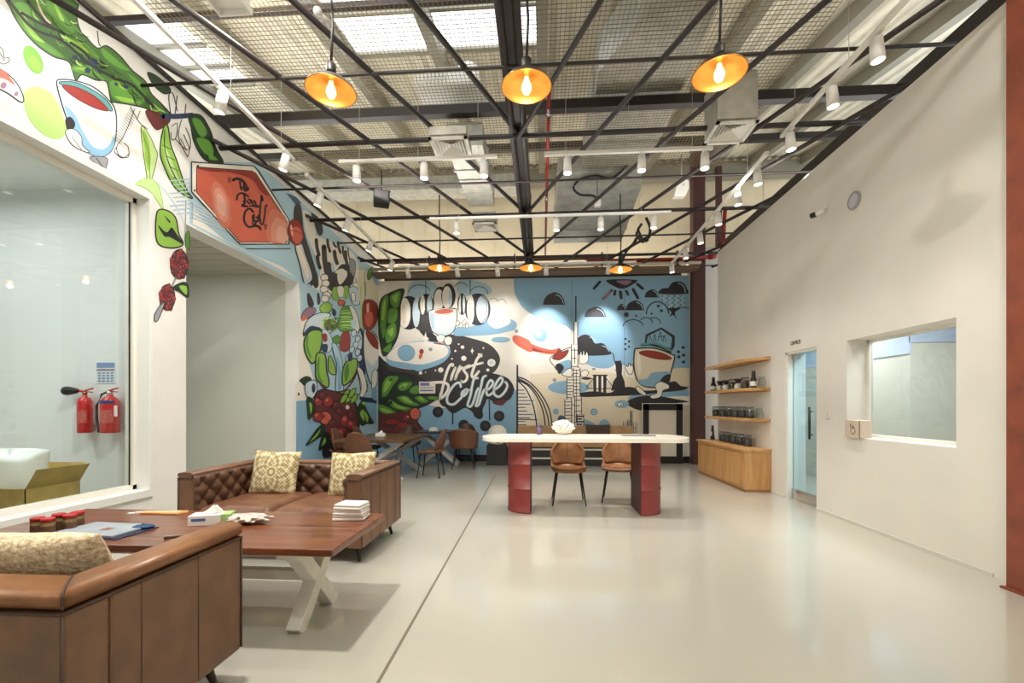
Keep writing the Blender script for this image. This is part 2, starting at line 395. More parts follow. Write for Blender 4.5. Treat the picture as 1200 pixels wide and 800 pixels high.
# ------------------------------------------------------------------ roof: corrugated deck with skylights, purlins, beams
SKY = [(-2.62, -0.02, 3.6, 6.15), (-7.4, -4.55, 5.2, 6.75)]
def deck():
    b = MB(); xs = [-8+0.05*i for i in range(321)]; ys = sorted({-4, 11.25, *[s[2] for s in SKY], *[s[3] for s in SKY]})
    def z(i, y): return roof_z(y)+(0.025 if (i//2) % 2 else 0)
    for j in range(len(ys)-1):
        yc = (ys[j]+ys[j+1])/2
        for i in range(320):
            xc = (xs[i]+xs[i+1])/2
            if any(s[0] < xc < s[1] and s[2] < yc < s[3] for s in SKY): continue
            b.quad((xs[i], ys[j], z(i, ys[j])), (xs[i+1], ys[j], z(i+1, ys[j])), (xs[i+1], ys[j+1], z(i+1, ys[j+1])), (xs[i], ys[j+1], z(i, ys[j+1])))
    return b
o = struct(deck().build('roof', M_roofdeck), 'beige corrugated roof deck over the hall')
sk = bpy.data.materials.new('skylight sheet'); sk.use_nodes = True; n = sk.node_tree.nodes; l = sk.node_tree.links
n.remove(n['Principled BSDF']); t1 = n.new('ShaderNodeBsdfTranslucent'); t1.inputs[0].default_value = (0.95, 0.95, 0.92, 1)
t2 = n.new('ShaderNodeBsdfTransparent'); mx = n.new('ShaderNodeMixShader'); mx.inputs[0].default_value = 0.12
l.new(t1.outputs[0], mx.inputs[2]); l.new(t2.outputs[0], mx.inputs[1]); l.new(mx.outputs[0], n['Material Output'].inputs[0])
for k, s in enumerate(SKY):
    b = MB()
    b.grid(lambda u, v: (s[0]+(s[1]-s[0])*u, s[2]+(s[3]-s[2])*v, roof_z(s[2]+(s[3]-s[2])*v)+0.04), 12, 12)
    w = struct(b.build('window_%d' % (k+3), sk), ('bright roof skylight above the pendant lamps', 'bright roof skylight above the mural wall')[k])
    f = MB()
    for v in (0.0, 0.34, 0.67, 1.0):
        y = s[2]+(s[3]-s[2])*v; f.bar((s[0], y, roof_z(y)), (s[1], y, roof_z(y)), 0.05, 0.05)
    f.build('glazing_bar', M_purlin, w)
pur = MB()
PURL = [-6.6, -5.3, -4.1, -2.72, -1.42, 0.0, 1.3, 2.55, 3.8, 5.0, 6.2]
proot = struct(bpy.data.objects.new('roof_purlin', None), 'grey steel purlins under the roof deck'); COL.objects.link(proot)
for x in PURL:
    b = MB(); b.bar((x, -4, roof_z(-4)-0.13), (x, 11.0, roof_z(11.0)-0.13), 0.14, 0.20); b.build('purlin', M_purlin, proot)
broot = struct(bpy.data.objects.new('roof_beam', None), 'dark steel cross beams under the purlins'); COL.objects.link(broot)
for (y, z, w, h) in ((2.9, 4.85, 0.12, 0.13), (5.30, 4.85, 0.10, 0.11), (8.6, 6.3, 0.10, 0.12), (4.6, 5.55, 0.06, 0.06)):
    b = MB(); b.bar((-7.9, y, z), (7.9, y, z), w, h); b.build('cross_beam', M_truss, broot)
b = MB()
b.bar((4.4, -3, 5.0), (4.4, 10.9, 5.0), 0.30, 0.34); b.build('edge_beam', M_truss, broot)

# plan bracing of rods at z = 4.4: two families at +-23 degrees, a centre chord and cross chords
groot = struct(bpy.data.objects.new('beam_grid', None), 'grid of dark bracing rods below the roof'); COL.objects.link(groot)
ZG, CXG, SP, SL = 4.40, -0.27, 0.884, 0.424
XMIN, XMAX = XL+0.01, 6.4
def rod(p, q, r, name):
    b = MB(); b.cyl(p, q, r, n=8); b.build(name, M_truss, groot)
for fam in (1, -1):
    for k in range(-12, 13):
        pts = []
        c = CXG+k*SP*1.0
        # X = fam*SL*(Y-5.10)+c
        y0, y1 = 1.2, 10.15
        x0, x1 = fam*SL*(y0-5.10)+c, fam*SL*(y1-5.10)+c
        def clip(x, y, xl):
            return (xl, 5.10+(xl-c)/(fam*SL))
        P0, P1 = [x0, y0], [x1, y1]
        ok = True
        for xl, sgn in (((XMIN, 1), (CXG, -1)) if fam > 0 else ((CXG, 1), (XMAX, -1))):
            i0, i1 = (P0[0]-xl)*sgn >= 0, (P1[0]-xl)*sgn >= 0
            if not i0 and not i1: ok = False; break
            if not i0: P0 = list(clip(*P0, xl))
            if not i1: P1 = list(clip(*P1, xl))
        if not ok or abs(P1[1]-P0[1]) < 0.2: continue
        zz = ZG+(0.02 if fam > 0 else -0.02)
        rod((P0[0], P0[1], zz), (P1[0], P1[1], zz), 0.026, 'brace_rod')
for i, y in enumerate([3.01, 4.05, 5.10, 6.14, 7.19, 8.23, 9.27, 10.1]):
    rod((XMIN, y, ZG), (XMAX, y, ZG), 0.03 if i % 2 == 0 else 0.016, 'cross_chord')
for (x, dz) in ((CXG-0.07, 0), (CXG+0.07, 0)): rod((x, 1.0, ZG+0.03), (x, 10.15, ZG+0.03), 0.035, 'centre_chord')
b = MB(); b.box(CXG-0.045, CXG+0.045, 1.0, 10.15, ZG+0.05, ZG+0.10); b.build('cable_tray', M_truss, groot)
for (x, y) in ((-3.86, 2.6), (3.4, 2.6)): pass
# wall-head angles
b = MB(); b.box(XL-0.2, XL+0.03, 1.0, YB, LTOP, LTOP+0.04); struct(b.build('trim_2', M_truss), 'dark steel angle along the top of the left wall')
b = MB(); b.box(-3.9, 3.4, 9.85, 10.2, 4.27, 4.33); struct(b.build('trim_3', mat('brown ledge', (120, 98, 78), 0.6)), 'brown ledge along the top of the mural wall')

# wire netting: two layers of thin straight wires slung under the roof
b = MB(); zn = 4.945
def wire(p, q, r=0.0022): b.bar(p, q, r*2, r*2)
for i in range(0, 141): x = -3.6+i*0.045; wire((x, 1.4, zn), (x, 6.9, zn))
for i in range(0, 112): y = 1.4+i*0.05; wire((-3.6, y, zn), (2.7, y, zn))
tag(b.build('wire_netting', mat('netting wire', (128, 118, 92), 0.5, 0.4), fix=False), 'fine wire netting slung below the roof deck', 'netting', kind='stuff')

# ------------------------------------------------------------------ the wall paintings
PAINT = {'w': (240, 234, 222), 'cr': (226, 214, 190), 'bl': (134, 176, 204), 'lb': (174, 206, 220), 'db': (58, 92, 128), 'k': (36, 34, 40), 'gk': (58, 54, 56),
         'dg': (28, 52, 30), 'gr': (88, 140, 54), 'lg': (142, 186, 76), 'pg': (192, 220, 146), 'rd': (148, 48, 42), 'br': (98, 42, 42), 'or': (206, 100, 78), 'pk': (238, 176, 160),
         'gy': (150, 152, 154), 'mv': (150, 110, 130), 'tl': (90, 150, 150), 'nv': (38, 52, 84), 'ol': (96, 110, 44), 'mg': (64, 104, 44), 'gd': (120, 178, 70), 'pd': (176, 214, 122), 'o1': (214, 124, 102), 'o2': (224, 152, 130), 'hl': (250, 232, 216), 'sk': (200, 216, 224)}
PKEYS = list(PAINT)
PM = [mat('paint '+k, PAINT[k], 0.55) for k in PKEYS]
def spline(P, n=8, closed=False):
    P = [Vector((p[0], p[1])) for p in P]; k = len(P); out = []
    for i in range(k if closed else k-1):
        if closed: a, b_, c, d = P[i-1], P[i], P[(i+1) % k], P[(i+2) % k]
        else: a, b_, c, d = P[max(i-1, 0)], P[i], P[i+1], P[min(i+2, k-1)]
        for j in range(n):
            t = j/n; out.append(0.5*((2*b_)+(c-a)*t+(2*a-5*b_+4*c-d)*t*t+(3*b_-a-3*c+d)*t**3))
    if not closed: out.append(P[-1])
    return out
class Mural:
    """Flat coats of paint on one wall; outlines are given along the wall as seen in the photograph and land on the wall's own plane."""
    def __init__(self, axis, c, sign, box, tf=None):
        self.axis, self.c, self.sign, self.box, self.n, self.mb = axis, c, sign, box, 0, MB()
        self.tf = tf
    def T(self, p):
        return (p[0], p[1]) if self.tf is None else (self.tf[2]+p[0]/self.tf[0], self.tf[3]+p[1]/self.tf[1])
    def crop(self, region, w, h): self.tf = (w/(region[2]-region[0]), h/(region[3]-region[1]), region[0], region[1]); return self
    def uv(self, p):
        q = at_x(p[0], p[1], self.c) if self.axis == 'X' else at_y(p[0], p[1], self.c)
        return (q.y if self.axis == 'X' else q.x, q.z)
    def emit(self, poly, col):
        """poly in wall coordinates; clipped to the wall's rectangle, then laid as the next coat."""
        u0, u1, z0, z1 = self.box
        for (ax, lim, sg) in ((0, u0, 1), (0, u1, -1), (1, z0, 1), (1, z1, -1)):
            out = []
            for i in range(len(poly)):
                a, b_ = poly[i-1], poly[i]; ia, ib = (a[ax]-lim)*sg >= 0, (b_[ax]-lim)*sg >= 0
                if ia != ib:
                    t = (lim-a[ax])/(b_[ax]-a[ax]); out.append((a[0]+(b_[0]-a[0])*t, a[1]+(b_[1]-a[1])*t))
                if ib: out.append(b_)
            poly = out
            if len(poly) < 3: return
        d = self.c+self.sign*(0.0006+0.000015*self.n)
        vs = [(d, p[0], p[1]) if self.axis == 'X' else (p[0], d, p[1]) for p in poly]
        tri = tessellate_polygon([[Vector((p[0], p[1], 0)) for p in poly]])
        self.mb.add(vs, [tuple(t) for t in tri], PKEYS.index(col))
    def poly(self, col, P, smooth=True, line=None, lw=1.2):
        P = [self.T(p) for p in P]
        S = spline(P, 6, True) if smooth else [Vector(p) for p in P]
        self.emit([self.uv(p) for p in S], col); self.n += 1
        if line: self._ribbon(line, S, lw, True)
        return self
    def _ribbon(self, col, S, w, closed=False, taper=False):
        k = len(S); L = []; R = []
        for i in range(k):
            d = (S[(i+1) % k]-S[i-1]) if closed else (S[min(i+1, k-1)]-S[max(i-1, 0)])
            if d.length < 1e-9: d = Vector((1, 0))
            d.normalize(); nrm = Vector((-d.y, d.x)); ww = w/2
            if taper: ww *= 0.25+0.75*math.sin(PI*i/(k-1))
            L.append(S[i]+nrm*ww); R.append(S[i]-nrm*ww)
        rng = range(k) if closed else range(k-1)
        for i in rng:
            j = (i+1) % k; self.emit([self.uv(q) for q in (L[i], L[j], R[j], R[i])], col)
        if not closed and not taper:
            for c in (S[0], S[-1]): self.emit([self.uv((c.x+w/2*math.cos(a*PI/4), c.y+w/2*math.sin(a*PI/4))) for a in range(8)], col)
        self.n += 1
    def line(self, col, P, w=1.2, smooth=True, taper=False):
        P = [self.T(p) for p in P]
        self._ribbon(col, spline(P, 6) if smooth else [Vector(p) for p in P], w, False, taper); return self
    def ell(self, col, cx, cy, rx, ry, rot=0, line=None, lw=1.0):
        c, s = math.cos(math.radians(rot)), math.sin(math.radians(rot))
        P = [(cx+rx*math.cos(a)*c-ry*math.sin(a)*s, cy+rx*math.cos(a)*s+ry*math.sin(a)*c) for a in (2*PI*i/28 for i in range(28))]
        return self.poly(col, P, False, line, lw)
    def arc(self, col, cx, cy, rx, ry, a0, a1, w):
        return self.line(col, [(cx+rx*math.cos(math.radians(a)), cy-ry*math.sin(math.radians(a))) for a in [a0+(a1-a0)*i/16 for i in range(17)]], w, False)
    def done(self, name, parent): return self.mb.build(name, PM, parent, fix=False)

# ---- back wall
K = Mural('Y', YB, -1, (XL+0.005, 3.325, 0.0, BTOP-0.005))
def full(): K.tf = None
# sky and ground fields
K.poly('bl', [(602, 322), (602, 334), (603, 343), (607, 352), (611, 358.5), (617, 364), (624, 369), (632, 373), (641, 376), (650, 378), (664, 382), (676, 392), (690, 404), (704, 418), (722, 426), (745, 431), (775, 433), (812, 433), (812, 322)], False)
K.poly('bl', [(443, 548), (443, 480), (470, 478), (500, 474), (520, 478), (545, 470), (575, 462), (600, 455), (606, 470), (604, 548)], True)
K.poly('lb', [(478, 338), (484, 330), (500, 328), (512, 334), (512, 345), (480, 350)], True); K.poly('lb', [(536, 330), (552, 328), (572, 334), (574, 344), (540, 346)], True)
# clouds of the ground, right part
K.crop((590, 310, 820, 520), 876, 800)
K.poly('cr', [(120, 490), (330, 470), (470, 480), (640, 520), (830, 470), (835, 790), (120, 790)], False)
K.ell('bl', 290, 548, 92, 30); K.ell('bl', 420, 420, 80, 40, 14)
K.poly('bl', [(300, 700), (340, 690), (390, 700), (420, 735), (300, 745)]); K.poly('bl', [(420, 740), (432, 700), (455, 690), (475, 710), (470, 745)])
K.ell('bl', 404, 657, 15, 14, 0, 'db', .5); K.ell('bl', 234, 655, 14, 13); K.ell('db', 258, 690, 16, 18); K.ell('k', 232, 715, 18, 14)
K.ell('gy', 228, 515, 9, 9); K.ell('gy', 403, 466, 9, 6); K.ell('gy', 505, 470, 8, 5)
K.poly('bl', [(560, 590), (700, 560), (835, 560), (835, 600), (720, 610), (600, 615)]); K.poly('w', [(690, 600), (760, 588), (830, 590), (830, 625), (740, 625)])
K.poly('cr', [(740, 470), (835, 465), (835, 520), (780, 525)])
# white arc field left of the blue sky, drops and puddles
K.ell('bl', 165, 315, 30, 30); K.ell('lb', 158, 308, 16, 16); K.ell('bl', 20, 270, 40, 28); K.ell('bl', 57, 296, 9, 8); K.ell('tl', -10, 335, 40, 9)
full()
# clouds, each a dark half disc with a pale rim line
def cloud(col, x0, x1, y, h):
    cx, rx = (x0+x1)/2, (x1-x0)/2
    K.poly(col, [(cx+rx*math.cos(a), y-h*math.sin(a)) for a in [PI*i/16 for i in range(17)]], False)
    K.arc('sk', cx+rx*0.06, y, rx*0.88, h*0.86, 8, 80, 0.7); K.arc('k', cx+rx*0.04, y, rx*1.0, h*1.02, 2, 95, 0.9)
cloud('gk', 636.5, 661, 357, 14); cloud('k', 685, 709, 371.5, 11.5); cloud('k', 733.5, 754, 363.5, 11); cloud('gk', 723, 733, 363.5, 7)
cloud('k', 755.5, 771.5, 348.5, 9)
K.poly('k', [(773, 344), (776, 338), (783, 337), (788, 331), (797, 330), (803, 336), (805, 344)], True); K.arc('sk', 795, 343, 8, 11, 0, 90, .8); K.arc('k', 795, 343, 10, 13, -3, 85, 1.2)
for i in range(8):
    for j in range(6): K.ell('w' if (i+j) % 2 else 'k', 776+i*3.6+(j % 2)*1.5, 346.8+j*2.6, 0.8, 0.55)
# sun with rays
K.poly('k', [(711, 328), (745.5, 328), (740, 334), (731, 338), (722, 336.5)], True); K.poly('mv', [(722, 329), (740, 329), (733, 334)], True)
for (a, b_, w, c) in (((703, 330), (696, 338), 3, 'k'), ((717, 340), (707, 350), 3.4, 'mv'), ((721, 341), (720, 345), 3, 'gk'), ((727, 342), (728, 349), 3.6, 'gk'), ((734, 341), (736, 345), 3.2, 'gk'), ((742, 339), (747.5, 349), 3.4, 'k'), ((747, 333), (753, 338), 3.4, 'k')):
    K.line(c, [a, b_], w)
# drawn cloud outlines and dots
K.arc('k', 770.5, 367, 13, 13.5, 0, 182, 1.4); K.ell('k', 771.5, 358.5, 2, 1.5); K.ell('k', 775, 364, 2, 1.6); K.ell('k', 763.5, 367.5, 1.4, 1.2)
K.poly('k', [(783, 361), (797, 361), (791, 366), (793, 374), (789, 369), (784, 371), (787, 366)], True); K.arc('k', 800, 363, 8, 3, 20, 170, 1)
K.arc('k', 742, 383, 12, 8.5, 12, 172, 1.1); K.arc('k', 757, 380, 8, 8, 15, 140, 1.0); K.arc('k', 766, 379, 8, 7, 0, 120, 1.0)
K.ell('gk', 734, 368.5, 3, 3); K.ell('k', 745.5, 370, 1.3, 1.3)
for (x, y) in ((733, 397), (737, 400), (733, 403), (737, 406), (733, 409)): K.ell('k', x, y, 1.4, 1.3)
for (x, y) in ((800.5, 407), (795, 412), (801, 416), (795.5, 418), (801, 424)): K.ell('k', x, y, 2, 1.8)
# dark cloud behind the tower
K.poly('k', [(676, 415), (676, 398), (684, 392), (692, 394), (697, 402), (706, 402), (713, 409), (714, 415.5)], True); K.arc('sk', 689, 404, 9.5, 9.5, 15, 75, .7); K.arc('sk', 704, 413, 9.5, 8, 10, 80, .7)
# bridge, statue and dark islands
K.crop((590, 310, 820, 520), 876, 800)
K.poly('k', [(335, 575), (400, 565), (470, 572), (500, 560), (560, 545), (640, 562), (740, 552), (822, 545), (800, 560), (690, 572), (600, 582), (450, 588), (350, 590)])
K.poly('w', [(405, 500), (470, 500), (480, 552), (395, 552)], False)
for x in (408, 430, 452): K.poly('k', [(x-7, 492), (x+7, 492), (x+6, 575), (x-6, 575)], False)
K.line('k', [(400, 494), (462, 494)], 1.6); K.line('k', [(372, 553), (482, 553)], 0.9)
for sgn, x0 in ((-1, 408), (1, 452)):
    K.line('k', [(x0, 498), (x0+sgn*40, 548)], 0.8)
    for q in range(1, 5): K.line('k', [(x0+sgn*8*q, 498+10*q), (x0+sgn*8*q, 553)], 0.5)
K.poly('k', [(484, 388), (492, 400), (498, 430), (524, 428), (530, 450), (528, 490), (540, 520), (545, 560), (480, 562), (490, 520), (505, 500), (500, 450), (494, 430)], False)
K.poly('k', [(345, 508), (372, 502), (396, 508), (372, 514)], True)
K.poly('k', [(548, 615), (600, 590), (680, 585), (760, 598), (826, 612), (760, 620), (720, 640), (650, 652), (590, 645)])
K.poly('k', [(700, 545), (760, 520), (790, 540), (822, 548), (760, 562)])
K.ell('bl', 528, 622, 32, 18); K.ell('w', 522, 624, 12, 10, 0, 'k', .6); K.ell('k', 524, 625, 4, 4)
# steaming ladle of coffee and the leaning mug behind the tower
K.poly('or', [(40, 325), (52, 315), (80, 322), (120, 350), (170, 370), (215, 380), (250, 372), (240, 395), (205, 400), (150, 390), (90, 375), (50, 350)]); K.poly('rd', [(60, 338), (110, 360), (170, 384), (230, 392), (150, 388), (90, 372)])
K.poly('w', [(210, 415), (296, 370), (304, 400), (300, 470), (285, 490), (250, 480), (228, 455)], True, 'k', 1.0); K.poly('bl', [(240, 445), (296, 425), (300, 470), (280, 486), (250, 475)])
K.poly('rd', [(218, 418), (235, 398), (250, 375), (262, 388), (290, 380), (280, 405), (250, 425)], True, 'k', .7); K.poly('k', [(232, 450), (250, 440), (270, 460), (250, 488), (238, 470)])
K.poly('w', [(262, 490), (280, 470), (300, 462), (312, 480), (300, 500), (280, 498)], True, 'k', .8)
K.poly('w', [(338, 430), (345, 385), (352, 405), (358, 380), (364, 405), (372, 388), (380, 420), (368, 440), (345, 442)], True, 'k', .7); K.poly('w', [(345, 480), (365, 470), (380, 480), (370, 498), (350, 500)], True, 'k', .7)
# tall tower
def blk(x0, x1, y0, y1, st=0, sw=0.9):
    K.poly('w', [(x0, y0), (x1, y0), (x1, y1), (x0, y1)], False, 'k', 1.0)
    for j in range(st): y = y0+(y1-y0)*(j+0.7)/st; K.line('k', [(x0+3, y), (x1-3-(j % 2)*6, y)], sw, False)
K.line('k', [(323, 142), (323, 256)], 1.5); K.ell('k', 323, 150, 4, 4)
blk(315, 331, 256, 358); blk(303, 332, 356, 465, 3); blk(283, 312, 505, 610, 8); blk(312, 342, 460, 592, 9); blk(274, 306, 602, 735, 9); blk(304, 318, 592, 735, 3); blk(318, 348, 588, 735, 6); blk(328, 358, 668, 740, 6, 1.8)
K.line('k', [(318, 372), (318, 440)], 0.9); K.line('k', [(310, 735), (362, 735)], 2.2); K.line('k', [(325, 470), (325, 700)], 0.8)
# sail shaped tower
K.poly('w', [(66, 515), (120, 545), (150, 640), (155, 740), (66, 740)], False)
K.line('k', [(62, 450), (61, 760)], 2.0, False)
for P in ([(62, 500), (110, 520), (165, 575), (205, 650), (222, 750)], [(64, 515), (110, 540), (150, 590), (178, 660), (190, 752)], [(64, 508), (120, 540), (170, 605), (198, 680), (206, 752)], [(66, 520), (100, 555), (130, 620), (145, 690), (150, 752)]):
    K.line('k', P, 1.5)
for j in range(12): y = 560+j*15.5; K.line('k' if j % 2 == 0 else 'db', [(66, y), (92+((j*37) % 30)+(22 if j % 4 == 3 else 0), y)], 1.0, False)
K.line('k', [(66, 690), (150, 692)], 1.1, False)
# striding mug with a crowned cap
K.poly('k', [(630, 355), (634, 312), (705, 280), (765, 318), (764, 365), (745, 395), (700, 372)], False); K.poly('bl', [(640, 348), (644, 318), (704, 290), (752, 324), (748, 372), (700, 360)], False)
for P in ([(650, 345), (652, 315), (664, 345)], [(670, 345), (674, 310), (682, 346)], [(690, 340), (700, 300), (706, 340)], [(690, 322), (722, 318)], [(712, 345), (716, 318), (726, 345)]): K.line('k', P, .8)
K.line('tl', [(615, 356), (680, 352), (750, 385)], 2.4); K.line('k', [(615, 362), (680, 360), (748, 392)], 1.0)
K.poly('cr', [(585, 385), (600, 374), (680, 374), (755, 402), (764, 412), (750, 470), (735, 520), (715, 545), (640, 545), (600, 520), (583, 460)], True, 'k', 1.6)
K.poly('bl', [(600, 515), (640, 508), (660, 485), (700, 478), (745, 480), (735, 520), (712, 544), (645, 543), (615, 535)]); K.poly('w', [(596, 400), (606, 396), (615, 470), (602, 490)])
K.poly('rd', [(606, 392), (640, 384), (700, 392), (748, 415), (735, 424), (680, 420), (625, 405)], True, 'br', .8)
K.poly('k', [(700, 520), (720, 495), (745, 490), (742, 520), (725, 540)]); K.poly('w', [(676, 540), (700, 522), (735, 535), (738, 552), (712, 562), (700, 590), (665, 598), (655, 585), (685, 572)], True, 'k', .8)
K.poly('w', [(590, 552), (602, 544), (636, 575), (630, 584), (606, 572)], True, 'k', .8)
K.poly('w', [(548, 470), (545, 448), (556, 455), (560, 438), (568, 452), (576, 445), (578, 478), (562, 490)], True, 'k', .8)
# small city model drawing
for (x, y, w, h) in ((536, 700, 16, 50), (556, 690, 12, 60), (566, 650, 8, 100), (580, 705, 14, 45)):
    K.poly('w', [(x, y), (x+w, y), (x+w, y+h), (x, y+h)], False, 'k', .9); K.line('k', [(x+w/2, y+5), (x+w/2, y+h)], .6); K.line('k', [(x, y+h*0.5), (x+w, y+h*0.5)], .6)
# panel joints of the wall
full()
for x in (731.5, 670): K.line('db', [(x, 328), (x, 440)], 0.35, False)

# left part: galaxy, saucer, balloons, mug
K.crop((430, 310, 620, 520), 724, 800)
K.poly('gk', [(60, 430), (120, 455), (190, 468), (240, 465), (320, 440), (362, 402), (370, 368), (345, 348), (285, 335), (330, 318), (395, 312), (465, 328), (540, 352), (582, 390), (594, 430), (572, 475), (520, 505), (440, 530), (340, 570), (230, 570), (60, 560)], True)
K.poly('k', [(230, 280), (262, 230), (290, 300), (330, 338), (290, 345), (255, 320)]); K.poly('gk', [(215, 275), (245, 190), (285, 225), (300, 300), (260, 300)])
K.poly('bl', [(85, 400), (120, 372), (180, 348), (250, 340), (330, 350), (372, 378), (362, 415), (320, 447), (240, 470), (170, 462), (100, 448)], True)
K.poly('w', [(90, 410), (125, 372), (180, 350), (250, 344), (325, 352), (362, 376), (355, 405), (310, 428), (240, 446), (165, 436), (110, 428)], True)
K.ell('bl', 176, 394, 38, 36, 0, 'db', .4); K.ell('bl', 232, 460, 24, 16)
K.ell('rd', 244, 388, 10, 12); K.ell('or', 240, 408, 8, 14, 20); K.ell('gy', 284, 378, 9, 9); K.line('rd', [(300, 350), (340, 355), (375, 345)], 1.4)
K.poly('bl', [(390, 315), (400, 280), (470, 275), (560, 240), (640, 245), (665, 268), (640, 295), (560, 312), (450, 318)], True); K.poly('w', [(560, 230), (620, 225), (640, 260), (580, 285), (540, 260)])
K.ell('bl', 597, 335, 40, 11, 0, 'tl', .5); K.ell('gy', 668, 297, 8, 8)
K.poly('or', [(650, 330), (665, 315), (700, 325), (730, 345), (735, 390), (690, 372), (660, 350)], True)
# balloons like split coffee beans
def bean(x0, x1, y0, y1, m, dark=True):
    cx, cy, rx, ry = (x0+x1)/2, (y0+y1)/2, (x1-x0)/2, (y1-y0)/2
    K.ell('k', cx, cy, rx, ry); a = (x0+m)/2+3; K.ell('w', a, cy, (m-x0)/2-7, ry*0.9); K.ell('sk', (m+x1)/2-2, cy, (x1-m)/2-6, ry*0.86)
    K.line('k', [(m, y0+4), (m-3, cy), (m, y1-4)], 1.4); K.ell('cr', a-4, cy+8, (m-x0)/6, ry*0.6)
K.arc('k', 235, 130, 50, 40, 20, 170, .8); K.arc('k', 500, 130, 40, 32, 0, 160, .8); K.arc('k', 420, 110, 30, 30, 20, 160, .8); K.arc('gy', 565, 170, 22, 20, 20, 170, .7); K.arc('gy', 600, 175, 22, 20, 0, 150, .7)
bean(130, 245, 140, 290, 200); bean(228, 300, 130, 228, 264); bean(404, 446, 128, 225, 424); bean(437, 552, 128, 272, 484)
for i in range(3): K.arc('k', 500, 200, 50-i*7, 70-i*4, -70, 70, .5)
K.ell('k', 330, 150, 34, 52); K.ell('w', 322, 156, 22, 46); K.ell('k', 364, 140, 32, 56); K.ell('w', 358, 146, 22, 50); K.ell('sk', 372, 150, 8, 40)
K.line('k', [(262, 70), (264, 130)], .8); K.line('k', [(460, 60), (462, 130)], 1.0)
K.poly('w', [(276, 212), (300, 202), (390, 196), (402, 210), (400, 260), (385, 300), (350, 318), (310, 310), (285, 280)], True, 'k', 1.0); K.poly('lb', [(280, 225), (300, 230), (300, 290), (290, 280)]); K.poly('sk', [(290, 288), (350, 300), (390, 270), (384, 298), (350, 316), (310, 308)])
K.ell('w', 340, 210, 58, 15, -3, 'gy', .5); K.ell('or', 345, 209, 42, 11, -4)
K.poly('w', [(310, 322), (330, 312), (350, 322), (340, 345), (320, 345)], True, 'k', .6); K.poly('w', [(345, 335), (362, 320), (380, 330), (375, 355), (355, 358)], True, 'k', .6)
for (x, y) in ((405, 262), (420, 270), (435, 258), (448, 272)): K.ell('w', x, y, 8, 12, 20, 'k', .5)
# sparkle and stars
for (x, y, s) in ((262, 330, 30), (470, 385, 16)): K.poly('w', [(x, y-s), (x+s*.2, y-s*.2), (x+s*.55, y), (x+s*.2, y+s*.2), (x, y+s), (x-s*.2, y+s*.2), (x-s*.55, y), (x-s*.2, y-s*.2)], False)
for (x, y, r) in ((433, 418, 12), (556, 438, 18), (330, 470, 12), (427, 368, 8), (395, 385, 5), (306, 472, 4), (500, 400, 5), (510, 408, 6), (262, 480, 3), (240, 483, 8), (410, 355, 4), (520, 372, 4), (180, 500, 10), (380, 420, 4), (540, 470, 7), (350, 395, 4)): K.ell('w', x, y, r, r*0.95)
K.ell('sk', 556, 438, 11, 10)
# big leaves of the left end
K.poly('dg', [(50, 250), (62, 160), (100, 128), (165, 110), (150, 180), (148, 270), (130, 340), (90, 400), (70, 400), (55, 320)], True, 'k', 1.2)
for P in ([(60, 250), (68, 160), (95, 140), (90, 220), (75, 330)], [(105, 140), (150, 120), (138, 190), (110, 180)], [(100, 200), (135, 200), (130, 250), (95, 260)], [(85, 290), (125, 260), (128, 320), (90, 350)], [(72, 380), (110, 350), (100, 390)]): K.poly('gr', P, True)
for P in ([(64, 240), (74, 170), (84, 160), (78, 240)], [(112, 145), (140, 130), (130, 170)], [(92, 300), (118, 280), (112, 320)]): K.poly('lg', P, True)
K.poly('k', [(40, 430), (70, 420), (100, 470), (210, 490), (300, 540), (320, 590), (240, 640), (60, 690), (40, 700)])
K.poly('dg', [(60, 540), (80, 505), (125, 490), (180, 495), (225, 525), (250, 560), (320, 590), (250, 625), (160, 650), (80, 672), (50, 650), (55, 600)], True, 'k', 1.2)
K.crop((440, 430, 520, 510), 800, 800)
for P in ([(75, 330), (85, 200), (140, 110), (250, 105), (270, 135), (200, 230), (140, 330), (100, 350)], [(260, 230), (300, 180), (400, 170), (430, 200), (360, 270), (290, 275)], [(400, 280), (420, 240), (500, 215), (500, 310), (420, 310)], [(150, 400), (180, 380), (280, 440), (420, 480), (330, 520), (220, 500)], [(250, 350), (360, 335), (440, 400), (520, 440), (440, 460), (320, 420)], [(460, 360), (530, 335), (620, 400), (540, 420)], [(30, 440), (110, 450), (250, 530), (200, 560), (60, 530)], [(600, 350), (700, 340), (740, 380), (640, 380)]): K.poly('gr', P, True, 'dg', .5)
for P in ([(95, 300), (110, 200), (150, 150), (190, 160), (150, 250)], [(290, 230), (330, 195), (380, 195), (330, 250)], [(200, 410), (290, 455), (370, 485), (260, 480)], [(300, 360), (360, 355), (440, 420), (360, 410)], [(500, 365), (540, 355), (570, 395)], [(60, 480), (130, 490), (200, 535), (90, 520)]): K.poly('lg', P, True)
for P in ([(60, 420), (180, 370), (330, 325), (640, 330)], [(170, 370), (230, 260), (290, 150)], [(220, 360), (330, 430), (470, 470)], [(140, 420), (200, 480), (330, 520)]): K.line('k', P, 1.6)
K.ell('k', 180, 150, 22, 10, -25); K.ell('k', 320, 235, 14, 10); K.ell('k', 180, 415, 16, 22)
# berries below the leaves
K.poly('br', [(10, 520), (60, 560), (420, 500), (480, 480), (520, 560), (500, 640), (540, 760), (10, 800)])
for (x, y, rx, ry, c) in ((465, 545, 62, 70, 'or'), (365, 590, 40, 40, 'rd'), (200, 640, 100, 34, 'rd'), (40, 600, 30, 70, 'br'), (320, 680, 70, 40, 'rd'), (120, 720, 90, 40, 'br'), (450, 680, 60, 40, 'br')): K.ell(c, x, y, rx, ry, 0, 'k', 1.0)
K.ell('or', 455, 530, 25, 40); K.ell('pk', 380, 580, 10, 8)
